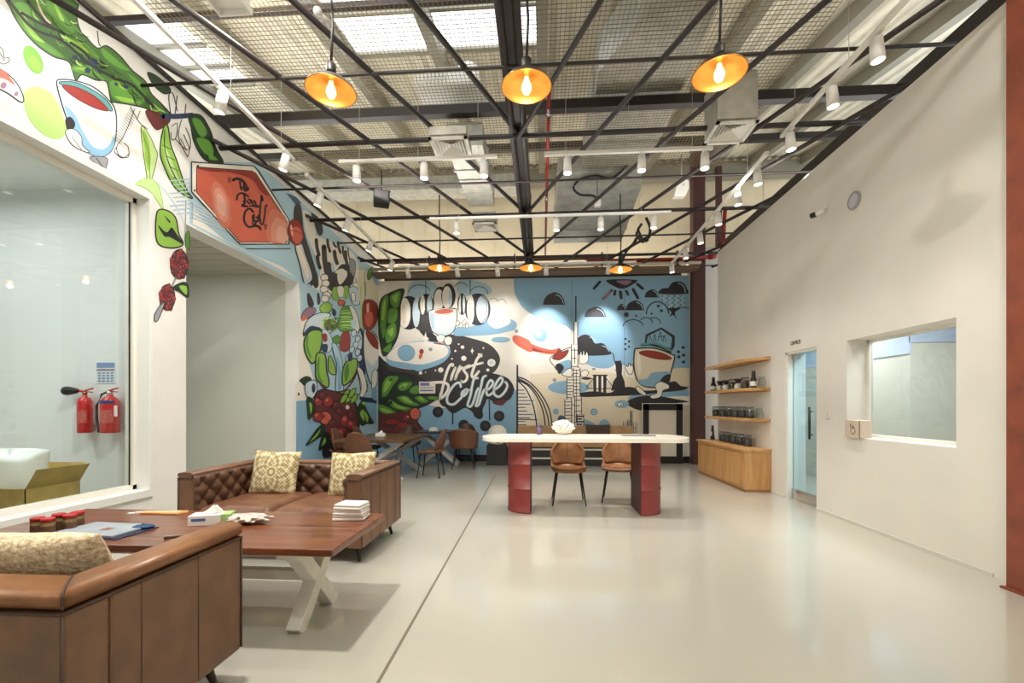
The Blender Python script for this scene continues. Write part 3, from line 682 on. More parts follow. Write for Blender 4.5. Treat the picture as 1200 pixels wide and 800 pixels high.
# script lettering on its dark drips
K.crop((500, 400, 620, 510), 873, 800)
K.poly('k', [(130, 545), (110, 500), (150, 420), (210, 350), (330, 310), (420, 280), (540, 270), (620, 285), (700, 320), (745, 400), (720, 480), (680, 510), (640, 545), (580, 520), (520, 490), (500, 530), (478, 580), (480, 640), (450, 662), (410, 640), (390, 600), (345, 570), (310, 570), (240, 610), (200, 600), (160, 560)], True)
K.line('k', [(222, 590), (222, 700)], 1.6); K.line('k', [(533, 500), (538, 670)], 1.5); K.poly('br', [(560, 520), (640, 500), (690, 500), (630, 545)])
for (x, y) in ((97, 600), (316, 712), (500, 718), (618, 635)): K.ell('k', x, y, 46, 46); K.ell('gk', x+4, y+2, 20, 22)
LW = 3.1
for P in ([(225, 196), (205, 198), (180, 240), (158, 310), (138, 390), (114, 486)], [(30, 352), (90, 348), (150, 350), (184, 372), (180, 415), (150, 462), (116, 488)], [(245, 225), (222, 275), (208, 325)], [(285, 212), (262, 265), (245, 318)], [(262, 275), (285, 235), (308, 225), (312, 240)],
          [(365, 205), (330, 222), (320, 250), (345, 285), (340, 325), (315, 345), (298, 335)], [(465, 112), (430, 150), (402, 225), (385, 285), (402, 305), (445, 255)]): K.line('w', P, LW)
K.line('w', [(335, 226), (400, 202), (478, 182)], 2.6); K.ell('w', 222, 208, 9, 9)
for P in ([(292, 385), (280, 352), (245, 362), (205, 410), (175, 475), (182, 525), (230, 535), (282, 492), (312, 455), (322, 420)], [(330, 410), (302, 435), (302, 465), (328, 455), (348, 425), (335, 408), (365, 415)],
          [(435, 312), (405, 318), (388, 380), (376, 450), (356, 515), (350, 545), (378, 552), (402, 505), (425, 430), (440, 400)], [(505, 292), (480, 310), (466, 370), (450, 440), (428, 520), (420, 548), (445, 538), (468, 470), (490, 415), (508, 410)],
          [(505, 420), (545, 390), (566, 350), (545, 330), (520, 365), (508, 420), (522, 458), (560, 440), (580, 405)], [(572, 412), (615, 385), (648, 335), (632, 308), (602, 340), (575, 400), (578, 450), (620, 470), (668, 425), (688, 375), (672, 345)]): K.line('lb', P, LW); K.line('w', P, LW*0.45)
K.done('mural_painting', WB)

# ---- left wall
Q = Mural('X', XL, 1, (0.5, YB-0.005, 0.0, LTOP-0.01))
# fields beyond the alcove
Q.poly('lb', [(352, 560), (352, 345), (350, 330), (345, 330), (222, 262), (222, 190), (300, 190), (330, 215), (440, 318), (446, 560)], False)
Q.poly('w', [(226, 262), (348, 326), (330, 312), (300, 300), (262, 280), (240, 262), (226, 240)], False)
Q.poly('w', [(352, 375), (365, 372), (362, 420), (368, 450), (360, 466), (352, 470)], True); Q.poly('bl', [(347, 470), (365, 468), (380, 480), (400, 520), (400, 560), (347, 560)], False)
# big leaf garland along the top
Q.crop((0, 0, 300, 200), 1200, 800)
Q.poly('mg', [(30, -60), (50, 40), (100, 130), (170, 210), (250, 265), (300, 280), (330, 300), (355, 375), (385, 350), (450, 375), (500, 385), (520, 470), (545, 480), (610, 490), (690, 510), (760, 545), (800, 540), (760, 490), (710, 440), (680, 380), (620, 330), (560, 260), (500, 215), (455, 225), (400, 170), (380, 150), (360, 90), (340, -60)], True, 'k', 1.6)
for P in ([(60, 20), (130, 20), (150, 90), (180, 170), (260, 230), (300, 270), (230, 245), (150, 180), (90, 110)], [(150, -20), (210, 30), (240, 110), (190, 90), (140, 30)], [(230, -40), (280, 40), (350, 150), (280, 130), (220, 40)], [(260, 140), (340, 160), (420, 220), (470, 280), (400, 260), (300, 200)], [(330, 320), (400, 290), (440, 330), (490, 375), (430, 360), (370, 340)], [(520, 380), (600, 390), (680, 440), (660, 490), (560, 475), (520, 440)], [(480, 225), (560, 290), (610, 330), (560, 320), (490, 270)], [(600, 345), (660, 390), (690, 450), (640, 400)]): Q.poly('gr', P, True)
for P in ([(80, 60), (110, 60), (150, 140), (210, 200), (150, 170)], [(170, 0), (200, 50), (180, 50)], [(250, 10), (300, 90), (280, 90)], [(300, 170), (380, 210), (420, 250), (350, 220)], [(540, 450), (620, 465), (660, 480), (580, 478)], [(350, 320), (400, 315), (430, 340)], [(110, 100), (140, 150), (120, 130)]): Q.poly('lg', P, True)
rv = random.Random(11)
gl = [(190, -20), (230, 60), (290, 150), (370, 240), (450, 300), (560, 370), (640, 430), (720, 510)]
for i in range(70):
    k = rv.randrange(len(gl)-1); t = rv.random(); x = gl[k][0]+(gl[k+1][0]-gl[k][0])*t; y = gl[k][1]+(gl[k+1][1]-gl[k][1])*t
    wd = 150-18*k; ox = (rv.random()-.5)*wd; x += ox*0.8; y -= ox*0.55
    if y > 300 and ox < -40: continue
    L = 30+rv.random()*46; a = 0.75+(rv.random()-.5)*1.0
    Q.line(('k', 'dg', 'lg', 'dg', 'k', 'pd', 'gr')[i % 7], [(x, y), (x+L*.5*math.cos(a)-6, y+L*.5*math.sin(a)+4), (x+L*math.cos(a), y+L*math.sin(a))], 0.7+rv.random()*1.6, True, True)
Q.line('hl', [(165, -20), (190, 50), (215, 90), (235, 108)], 2.2)
for P in ([(40, 0), (150, 130), (290, 190), (420, 300), (540, 370)], [(130, 10), (220, 110), (300, 160)], [(330, 200), (400, 250), (470, 340)], [(540, 370), (620, 400), (720, 500)], [(100, 60), (190, 110), (290, 150)]): Q.line('k', P, 3)
for (x, y, r) in ((410, 330, 15), (590, 405, 12), (350, 270, 14), (440, 290, 20), (545, 395, 10)): Q.ell('nv', x, y, r, r*0.8, 30)
Q.poly('dg', [(690, 340), (740, 360), (800, 420), (770, 440), (720, 400)], True, 'k', 1); Q.poly('br', [(680, 520), (720, 520), (800, 560), (740, 610), (700, 570)], True)
Q.line('nv', [(760, 545), (830, 545), (900, 540)], 6)
for P in ([(455, 145), (462, 200), (470, 215)], [(800, 540), (790, 450), (810, 440), (830, 520)], [(820, 530), (830, 450)], [(865, 545), (870, 490)], [(740, 470), (780, 520)]): Q.line('k', P, 1.2)
Q.poly('dg', [(885, 545), (940, 540), (985, 610), (1010, 690), (1045, 765), (960, 750), (910, 670), (895, 600)], True, 'k', 1.2)
for P in ([(900, 560), (935, 560), (970, 620), (940, 640)], [(920, 650), (980, 660), (1000, 720), (960, 720)], [(985, 720), (1020, 750), (980, 745)]): Q.poly('gr', P, True)
# green discs, mug, hand, twig drawing
Q.ell('gd', 155, 280, 38, 72, -27); Q.ell('lg', 162, 296, 22, 40, -27)
Q.poly('pd', [(110, 440), (140, 410), (190, 410), (250, 450), (290, 530), (310, 610), (280, 650), (220, 640), (160, 590), (120, 520)], True)
Q.poly('sk', [(265, 390), (285, 372), (360, 380), (440, 410), (510, 470), (540, 520), (545, 610), (530, 690), (490, 730), (430, 725), (380, 680), (330, 600), (290, 490)], True, 'k', 1.5)
Q.poly('bl', [(300, 500), (350, 540), (390, 620), (440, 690), (500, 690), (535, 640), (530, 690), (490, 730), (430, 725), (370, 670)], True); Q.poly('w', [(330, 480), (420, 520), (520, 530), (535, 600), (510, 670), (470, 700), (420, 650), (370, 560)], True)
Q.poly('tl', [(275, 385), (350, 385), (430, 420), (500, 470), (525, 520), (470, 500), (380, 450), (310, 410)], True, 'k', 1.0); Q.poly('rd', [(290, 400), (360, 410), (440, 450), (495, 500), (500, 520), (430, 500), (340, 450)], True, 'br', 1.2)
Q.poly('k', [(305, 560), (330, 548), (350, 575), (345, 600), (315, 610)], True); Q.poly('w', [(305, 615), (345, 605), (380, 640), (385, 680), (420, 715), (370, 700), (330, 670)], True, 'k', 1.0); Q.line('k', [(335, 640), (380, 700)], .8)
Q.poly('gy', [(420, 735), (450, 770), (480, 795), (495, 790), (500, 740)], True, 'k', .8); Q.line('k', [(450, 740), (485, 790)], 1)
Q.poly('sk', [(-30, 330), (0, 325), (50, 360), (90, 410), (110, 465), (95, 478), (40, 440), (-30, 395)], True, 'k', 1.5); Q.poly('or', [(-30, 325), (20, 335), (70, 400), (20, 370), (-30, 360)], True); Q.ell('mv', 15, 400, 14, 16, 30); Q.ell('mv', 75, 440, 9, 12, 30)
for P in ([(-20, 215), (10, 230), (20, 270), (40, 270), (40, 290), (10, 300), (-10, 285)], [(0, 250), (20, 285)]): Q.line('gk', P, 1.0)
for i in range(14):
    x, y = 630-i*5.5, 530+i*10
    Q.line('gy', [(x-26, y-16), (x+8, y+16)], .7)
for P in ([(630, 510), (600, 590), (570, 650), (545, 690), (560, 730), (600, 735), (600, 690), (580, 670)], [(545, 690), (535, 710), (570, 740), (605, 720)], [(610, 500), (650, 570), (690, 605)], [(655, 520), (640, 560)]): Q.line('gk', P, 0.9)
# hanging leaves
Q.poly('pg', [(660, 600), (690, 620), (725, 690), (735, 740), (700, 860), (680, 780)], True, 'ol', 1.0); Q.poly('lg', [(668, 620), (690, 640), (705, 740), (690, 800)], True); Q.line('ol', [(662, 605), (695, 720), (702, 850)], .8)
Q.poly('lg', [(765, 600), (785, 590), (800, 680), (830, 760), (870, 880), (900, 930), (820, 880), (760, 760), (750, 690)], True, 'dg', 1.5); Q.poly('pg', [(765, 690), (790, 720), (830, 820), (860, 890), (790, 800)], True); Q.line('dg', [(770, 610), (775, 720), (830, 850), (890, 920)], 1.2)
for y in (680, 730, 780, 830): Q.line('dg', [(762+(y-680)*.3, y), (800+(y-680)*.35, y+20)], .8)
for P in ([(805, 590), (830, 580), (825, 640), (805, 655), (800, 620)], [(850, 560), (835, 640), (870, 720), (880, 730), (892, 660), (870, 600)], [(820, 650), (870, 700), (890, 690)], [(860, 630), (885, 690)], [(845, 650), (875, 705)]): Q.line('gk', P, 1.0)
# stem, lower leaf, berries on the pier
Q.crop((130, 150, 250, 380), 417, 800)
Q.line('sk', [(160, 205), (215, 250), (270, 330), (300, 400), (298, 460)], 2.0); Q.line('gy', [(304, 295), (300, 460)], 1.3)
for j in range(9): Q.line('lb', [(240+j % 3*14, 215+j*17), (318, 208+j*17)], 1.4)
Q.poly('pg', [(95, 240), (115, 215), (160, 205), (195, 240), (212, 330), (190, 300), (160, 260), (120, 235)], True, 'lg', .7)
Q.poly('lg', [(186, 345), (225, 335), (262, 365), (275, 430), (292, 475), (240, 488), (186, 462)], True, 'k', 1.6); Q.poly('k', [(190, 395), (225, 425), (245, 405), (262, 425), (292, 472), (240, 445), (215, 440)], True); Q.poly('k', [(215, 355), (240, 380), (235, 385)], True)
Q.poly('gr', [(304, 430), (318, 425), (318, 492), (302, 480)], True, 'k', .8)
rr = random.Random(5)
def cluster(m, cx, cy, rx, ry, n=26, r=13, cols=('br', 'rd')):
    m.ell('k', cx, cy, rx, ry)
    for i in range(n):
        a = 2.4*i; d = math.sqrt((i+0.5)/n); m.ell(cols[i % len(cols)], cx+rx*0.86*d*math.cos(a), cy+ry*0.88*d*math.sin(a), r*0.62, r, 0, 'k', .5)
        m.ell('mv' if cols[0] == 'br' else 'pk', cx+rx*0.86*d*math.cos(a)-r*.2, cy+ry*0.88*d*math.sin(a)-r*.35, r*0.14, r*.28)
cluster(Q, 277, 555, 38, 62); Q.line('gy', [(262, 610), (245, 650)], 2.4); cluster(Q, 228, 690, 33, 54); Q.poly('dg', [(250, 650), (290, 628), (312, 640), (312, 690), (280, 670)], True, 'k', .8); Q.poly('lg', [(275, 645), (305, 645), (305, 680)], True)
Q.poly('gy', [(205, 715), (215, 720), (190, 780), (176, 785), (178, 755)], True, 'k', 1.0)
# hexagonal red sign
Q.crop((210, 180, 360, 300), 1000, 800)
for j in range(5): Q.line('sk', [(95, 380+j*28), (260+j*60, 470+j*45)], 2.2)
Q.poly('k', [(88, 60), (580, 92), (620, 130), (860, 520), (860, 710), (470, 712), (90, 300)], False)
Q.poly('w', [(97, 70), (575, 100), (606, 132), (852, 520), (850, 702), (474, 702), (98, 296)], False)
Q.poly('k', [(130, 100), (565, 132), (598, 152), (842, 528), (842, 696), (470, 694), (126, 300)], False)
Q.poly('or', [(136, 108), (562, 138), (592, 158), (836, 530), (838, 690), (474, 688), (134, 300)], False)
Q.poly('rd', [(140, 110), (430, 130), (560, 140), (592, 160), (700, 320), (640, 300), (560, 200), (400, 150), (240, 140)], True)
for (c, k) in (('o1', 1.15), ('o2', 0.85), ('pk', 0.55)):
    Q.ell(c, 325, 400, 58*k, 165*k, -14); Q.poly(c, [(832-120*k, 684), (832-135*k, 684-130*k), (832-95*k, 684-215*k), (832-30*k, 684-190*k), (834, 684-140*k), (834, 684)], True)
Q.ell('k', 142, 98, 9, 9); Q.ell('k', 116, 288, 7, 9); Q.line('k', [(520, 742), (865, 742)], 1.0)
Q.crop((255, 195, 335, 280), 753, 800)
# its script: "The Coffee Club" style brush letters running down the sign
for (P, w) in (([(112, 130), (122, 180)], 1.0), ([(132, 118), (140, 172)], 1.0), ([(165, 150), (205, 135), (260, 150), (295, 185)], 3.4), ([(240, 165), (250, 230), (262, 255)], 2.2), ([(285, 190), (290, 250), (300, 270)], 2.4), ([(310, 200), (318, 265)], 2.4), ([(268, 230), (335, 235)], 2.0), ([(325, 230), (335, 255)], 2.0),
               ([(208, 365), (215, 320), (250, 295), (300, 305), (335, 335)], 2.2), ([(285, 300), (295, 360), (290, 410), (265, 432), (320, 440)], 2.6), ([(300, 370), (275, 390)], 1.6), ([(320, 380), (345, 410), (365, 375), (335, 365)], 2.0), ([(375, 380), (385, 425), (410, 430)], 2.0), ([(400, 380), (425, 430), (450, 440)], 2.2), ([(345, 435), (400, 440), (445, 450)], 1.6),
               ([(385, 500), (350, 465), (305, 490), (285, 560), (300, 630), (345, 668), (400, 650), (420, 600)], 2.6), ([(480, 335), (470, 420), (460, 540), (465, 610), (490, 640), (510, 560), (525, 440), (540, 430)], 2.2), ([(480, 330), (488, 370)], 3.4), ([(395, 530), (400, 600), (440, 600), (445, 540)], 2.4), ([(420, 560), (470, 590)], 2.2), ([(400, 650), (450, 665), (468, 690)], 3.0), ([(515, 640), (528, 690)], 1.6), ([(535, 635), (540, 660)], 1.2), ([(380, 545), (385, 640)], 2.0)):
    Q.line('k', P, w)
# beyond the sign: spray can with red cap, drips
Q.crop((320, 230, 450, 340), 945, 800)
Q.poly('db', [(110, -30), (190, 70), (240, 60), (200, 10)], False); Q.poly('gk', [(175, 120), (195, 65), (230, 75), (245, 150), (262, 300), (330, 520), (382, 720), (350, 785), (310, 740), (290, 640), (250, 420), (180, 260)], True)
Q.poly('sk', [(185, 425), (240, 400), (275, 500), (325, 640), (330, 710), (285, 750), (255, 720), (230, 600)], True, 'k', 1.3); Q.poly('hl', [(200, 440), (230, 430), (300, 640), (290, 700), (260, 640)], True)
Q.ell('rd', 190, 305, 68, 112, -8, 'k', .8); Q.ell('or', 200, 330, 46, 74, -8); Q.ell('pk', 155, 290, 10, 50, -8); Q.line('rd', [(140, 290), (200, 300), (255, 330)], 1.0)
Q.poly('w', [(250, 130), (320, 160), (360, 320), (300, 380)], True)
Q.poly('k', [(325, 140), (400, 200), (422, 290), (405, 335), (375, 310), (345, 220)], True)
Q.poly('w', [(290, 330), (420, 360), (560, 420), (700, 520), (700, 800), (330, 800), (400, 640)], True)
for (x, y0, y1, w) in ((365, 370, 500, 4), (375, 510, 610, 4), (430, 430, 640, 6), (460, 370, 470, 3.2), (512, 395, 430, 2.6), (520, 470, 570, 4.4), (550, 390, 480, 3), (590, 430, 540, 2.6), (615, 470, 620, 3.6), (635, 440, 560, 1.4)): Q.line('gk', [(x, y0), (x+6, (y0+y1)/2), (x+22, y1)], w)
Q.poly('gk', [(430, 600), (480, 560), (520, 640), (580, 580), (640, 600), (650, 720), (640, 800), (480, 800)], True)
Q.poly('lb', [(500, 560), (520, 620), (505, 650), (490, 600)], True); Q.poly('w', [(530, 640), (600, 620), (620, 700), (560, 770), (525, 720)], True); Q.poly('gy', [(650, 540), (700, 560), (690, 680), (655, 690)], True, 'k', .6)
for (x, y) in ((430, 690), (440, 740), (425, 780), (680, 720), (700, 760)): Q.ell('w', x, y, 26, 30, 0, 'k', .7)
# lower far part: cactus cup, skeletal drips, berries
Q.crop((340, 310, 450, 420), 800, 800)
Q.poly('gk', [(180, 130), (220, 60), (240, 170), (210, 200)], True); Q.poly('lb', [(90, 160), (150, 170), (250, 230), (330, 300), (200, 380), (110, 380), (90, 300)], True)
Q.poly('gk', [(140, 260), (160, 245), (200, 330), (180, 365), (150, 350)], True); Q.poly('gk', [(225, 250), (245, 250), (255, 320), (230, 340)], True)
Q.poly('gk', [(320, 60), (420, 80), (500, 60), (540, 120), (500, 190), (400, 190), (350, 150)], True); Q.poly('w', [(400, 80), (470, 50), (480, 100), (420, 170)], True)
for (x, y) in ((290, 110), (300, 160), (285, 210), (310, 260), (295, 290)): Q.ell('w', x, y, 34, 30, 0, 'k', .8)
Q.poly('lg', [(360, 200), (410, 190), (400, 260), (420, 300), (360, 290)], True, 'dg', .5); Q.poly('w', [(400, 190), (450, 190), (450, 270), (410, 270)], True, 'k', .5); Q.poly('lg', [(455, 190), (495, 190), (490, 280), (460, 290)], True)
Q.poly('sk', [(500, 200), (570, 200), (590, 330), (540, 340), (510, 280)], True, 'k', .7); Q.poly('w', [(520, 240), (550, 250), (550, 310), (525, 300)], True, 'nv', .6)
Q.poly('mv', [(100, 470), (100, 420), (140, 370), (200, 365), (215, 400), (160, 450)], True, 'k', .8); Q.poly('or', [(100, 480), (105, 440), (150, 450)], True)
Q.poly('lg', [(250, 360), (300, 320), (350, 340), (340, 400), (270, 410)], True, 'dg', .8)
Q.poly('sk', [(130, 500), (180, 440), (260, 410), (340, 420), (330, 460), (380, 500), (360, 560), (300, 600), (250, 540), (180, 540), (110, 600)], True, 'k', 1.0)
Q.poly('nv', [(120, 570), (180, 520), (250, 550), (180, 570), (110, 610)], True); Q.poly('nv', [(360, 370), (390, 400), (380, 440), (355, 420)], True)
Q.poly('gr', [(440, 370), (490, 350), (540, 400), (560, 480), (520, 560), (440, 570), (400, 520), (420, 440)], True, 'dg', .8)
for j in range(7): Q.line('lg', [(420, 400+j*24), (470, 390+j*24), (540, 405+j*24)], 1.2)
for j in range(4): Q.line('pg', [(430, 412+j*36), (520, 410+j*36)], .8)
Q.poly('ol', [(270, 480), (340, 460), (400, 500), (380, 560), (300, 550)], True); rr = random.Random(9)
for i in range(26): Q.ell(('lg', 'pg', 'dg')[i % 3], 270+rr.random()*150, 450+rr.random()*110, 6+rr.random()*6, 6+rr.random()*6)
Q.ell('rd', 435, 325, 32, 26, 0, 'k', .5); Q.poly('or', [(405, 320), (440, 300), (460, 320), (430, 345)], True)
Q.poly('w', [(500, 350), (540, 370), (575, 450), (590, 560), (550, 560), (530, 450)], True, 'nv', .7); Q.poly('lb', [(520, 470), (550, 480), (550, 540), (520, 530)], True)
Q.poly('rd', [(440, 590), (490, 570), (510, 640), (490, 730), (430, 730), (420, 660)], True, 'br', .8); Q.poly('gr', [(350, 640), (400, 600), (430, 640), (390, 680)], True, 'dg', .6); Q.line('br', [(270, 610), (310, 600), (300, 660)], 4)
Q.poly('lg', [(130, 610), (180, 560), (260, 565), (270, 640), (250, 740), (225, 800), (180, 840), (130, 760), (115, 680)], True, 'k', 1.6); Q.poly('gr', [(130, 640), (150, 600), (150, 700), (180, 800), (140, 750)], True)
# right strip: tall white mug, red berry and vine
Q.poly('cr', [(580, 60), (640, 50), (800, 120), (800, 330), (600, 330)], True); Q.poly('bl', [(700, 60), (760, 40), (770, 120), (740, 180), (705, 130)], True)
Q.poly('gr', [(660, 60), (700, 20), (700, 90), (660, 130)], True, 'k', .8)
Q.line('pg', [(600, 180), (600, 330), (605, 540)], 2.0); Q.line('lg', [(640, 150), (640, 260)], 1.6); Q.line('k', [(632, 60), (636, 300)], .7)
Q.poly('rd', [(620, 330), (640, 300), (700, 305), (740, 350), (742, 450), (710, 530), (660, 560), (620, 520), (612, 420)], True, 'k', .8); Q.poly('or', [(640, 420), (690, 400), (705, 470), (670, 530), (640, 490)], True); Q.poly('pk', [(650, 340), (670, 330), (668, 400), (650, 400)], True)
Q.poly('k', [(700, 520), (800, 380), (800, 900), (740, 900), (770, 720)], True); Q.poly('gr', [(770, 320), (800, 260), (800, 640), (770, 620), (755, 500)], True, 'dg', 1.0)
Q.poly('w', [(625, 570), (650, 552), (700, 570), (750, 640), (765, 720), (760, 830), (720, 980), (690, 1020), (650, 920), (625, 760)], True, 'k', 1.2); Q.poly('sk', [(640, 800), (700, 860), (750, 800), (720, 980), (690, 1010), (655, 920)], True)
Q.poly('rd', [(645, 570), (665, 565), (715, 605), (752, 690), (745, 718), (700, 690), (660, 630)], True, 'br', 1.4)
Q.poly('nv', [(580, 560), (618, 570), (620, 760), (640, 930), (600, 900), (570, 760)], True); Q.poly('sk', [(590, 560), (610, 640), (600, 720), (560, 680)], True, 'k', .5)
Q.crop((340, 370, 450, 460), 978, 800)
Q.poly('sk', [(330, 150), (400, 170), (440, 290), (400, 380), (340, 340)], True, 'nv', .7); Q.poly('nv', [(320, 300), (385, 300), (375, 380), (330, 360)], True); Q.poly('rd', [(330, 190), (375, 190), (380, 260), (340, 265)], True)
Q.poly('lb', [(430, 290), (480, 300), (530, 440), (540, 520), (550, 790), (470, 790), (480, 520), (450, 400)], True, 'nv', .8); Q.poly('bl', [(480, 420), (520, 520), (540, 700), (500, 780), (490, 600)], True)
Q.poly('lg', [(270, 400), (330, 385), (365, 420), (375, 560), (400, 680), (385, 745), (320, 710), (265, 640), (262, 520)], True, 'k', 1.5); Q.poly('gr', [(275, 520), (300, 420), (300, 600), (340, 700), (290, 660)], True)
Q.poly('lg', [(395, 440), (420, 420), (465, 540), (470, 610), (400, 580)], True, 'k', 1.0)
Q.poly('lg', [(545, 560), (590, 470), (690, 450), (690, 560), (640, 660), (570, 720), (540, 700)], True, 'k', 1.5); Q.poly('gr', [(560, 560), (600, 490), (610, 600), (570, 690)], True)
for (x, y) in ((660, 180), (700, 240), (680, 300), (640, 350), (700, 380), (720, 440), (600, 440)): Q.ell('sk', x, y, 26, 36, 20, 'nv', .8)
Q.poly('nv', [(600, 400), (640, 390), (640, 460), (600, 470)], True); Q.line('br', [(300, 690), (380, 770), (540, 785), (640, 690), (690, 590)], 1.8)
Q.poly('w', [(690, 540), (720, 540), (790, 680), (800, 780), (740, 800), (720, 680)], True, 'k', .8); Q.poly('k', [(700, 560), (740, 600), (745, 640), (715, 610)], True)
Q.poly('w', [(850, 600), (900, 560), (900, 700), (850, 760)], True, 'nv', .7)
# lower plants and berries
Q.crop((340, 410, 450, 540), 677, 800)
Q.poly('dg', [(65, 225), (110, 190), (150, 210), (120, 260)], True, 'k', .7); Q.poly('sk', [(110, 240), (180, 220), (190, 300), (150, 350), (110, 320)], True, 'nv', 1.0); Q.ell('nv', 165, 275, 14, 34)
Q.ell('k', 55, 318, 9, 14); Q.poly('w', [(40, 240), (80, 240), (95, 300), (70, 355), (40, 360)], True); Q.ell('gk', 58, 318, 7, 12)
Q.poly('k', [(170, 330), (230, 280), (330, 300), (430, 330), (480, 400), (500, 520), (480, 620), (400, 700), (250, 780), (230, 700), (270, 600), (180, 480)], True)
Q.poly('br', [(180, 340), (230, 290), (330, 310), (440, 360), (480, 470), (470, 600), (330, 680), (280, 640), (240, 540), (180, 460)], True)
rr = random.Random(4)
for (x, y, r, c) in ((200, 370, 32, 'rd'), (270, 370, 38, 'rd'), (250, 490, 44, 'or'), (195, 480, 34, 'rd'), (330, 400, 30, 'br'), (400, 510, 42, 'rd'), (350, 440, 26, 'br'), (440, 540, 34, 'rd'), (310, 590, 40, 'rd'), (370, 610, 50, 'rd'), (420, 610, 34, 'br'), (300, 530, 28, 'br'), (230, 330, 30, 'br'), (440, 470, 30, 'br')): Q.ell(c, x, y, r, r*1.05, 0, 'k', 1.0); Q.ell('or' if c == 'rd' else 'rd', x-r*.25, y-r*.3, r*.3, r*.36)
for P in ([(110, 690), (140, 640), (190, 570), (230, 540), (250, 600), (190, 640)], [(205, 720), (220, 640), (250, 590), (280, 640), (250, 690)], [(120, 340), (160, 360), (175, 440), (130, 500), (120, 420)]): Q.poly('dg', P, True, 'k', .8)
for P in ([(140, 660), (190, 600), (215, 570), (190, 620)], [(225, 690), (245, 630), (255, 660)], [(135, 380), (155, 400), (145, 460)]): Q.poly('lg', P, True)
for (x, y) in ((395, 320), (420, 345), (440, 310), (455, 350), (380, 350)): Q.poly('lg', [(x-22, y+34), (x-8, y-16), (x+30, y-34), (x+16, y+14)], True, 'dg', 1.0)
Q.poly('dg', [(480, 440), (520, 360), (620, 350), (580, 400), (600, 520), (550, 530), (510, 540)], True, 'k', .8)
for P in ([(500, 460), (525, 430), (530, 510)], [(530, 440), (560, 480), (550, 520)], [(510, 380), (560, 365), (540, 400)]): Q.poly('lg', P, True)
Q.poly('bl', [(540, 390), (610, 360), (618, 500), (600, 520)], True); Q.poly('nv', [(500, 340), (600, 350), (616, 380), (520, 370)], True); Q.ell('w', 410, 412, 14, 16); Q.ell('k', 612, 380, 6, 8)
Q.poly('w', [(480, 130), (520, 150), (550, 260), (530, 330), (500, 330), (510, 250)], True, 'k', .7); Q.poly('bl', [(590, 280), (618, 270), (618, 360), (585, 340)], True)
Q.done('mural_painting', WL)

# ------------------------------------------------------------------ furniture materials
M_leather = mat('brown leather', (122, 86, 60), 0.45, noise=(7, 0.30), bump=(140, 0.10), c2=(98, 70, 50))
M_leather_lit = mat('worn tan leather', (150, 102, 66), 0.36, noise=(9, 0.25), bump=(140, 0.08), c2=(122, 82, 52))  # lighter copy of the brown leather, overhead light put into the colour
M_leather_dk = mat('dark tufted leather', (98, 66, 48), 0.38, noise=(9, 0.25), bump=(140, 0.08))
M_seam = mat('seam thread', (72, 50, 36), 0.7)
M_leg_dk = mat('dark stained leg', (38, 28, 24), 0.4)
M_tan = mat('tan shell leather', (152, 102, 62), 0.42, noise=(8, 0.15), bump=(150, 0.08))
M_brownchair = mat('brown shell leather', (108, 68, 46), 0.45, noise=(8, 0.2), bump=(150, 0.08))
M_darkchair = mat('dark brown shell leather', (84, 56, 44), 0.45, noise=(8, 0.2))
M_table = wood('walnut table wood', (88, 46, 28), (134, 78, 50), 'X', 0.28, 1.2, 0.25)
M_table2 = wood('dark walnut wood', (84, 58, 36), (116, 82, 52), 'X', 0.35)
M_oak = wood('oak veneer', (176, 126, 72), (206, 158, 102), 'Z', 0.42, 1.0, 0.05)
M_oaky = wood('oak shelf', (184, 136, 82), (212, 166, 110), 'Y', 0.42, 1.0, 0.05)
M_whitewood = mat('white painted wood', (226, 222, 210), 0.45, noise=(12, 0.06))
M_paper = mat('white paper', (240, 238, 232), 0.6)
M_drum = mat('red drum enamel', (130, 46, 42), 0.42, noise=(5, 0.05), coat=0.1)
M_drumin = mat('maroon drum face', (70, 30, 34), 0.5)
M_tabletop = mat('white counter top', (244, 238, 224), 0.22, coat=0.3)

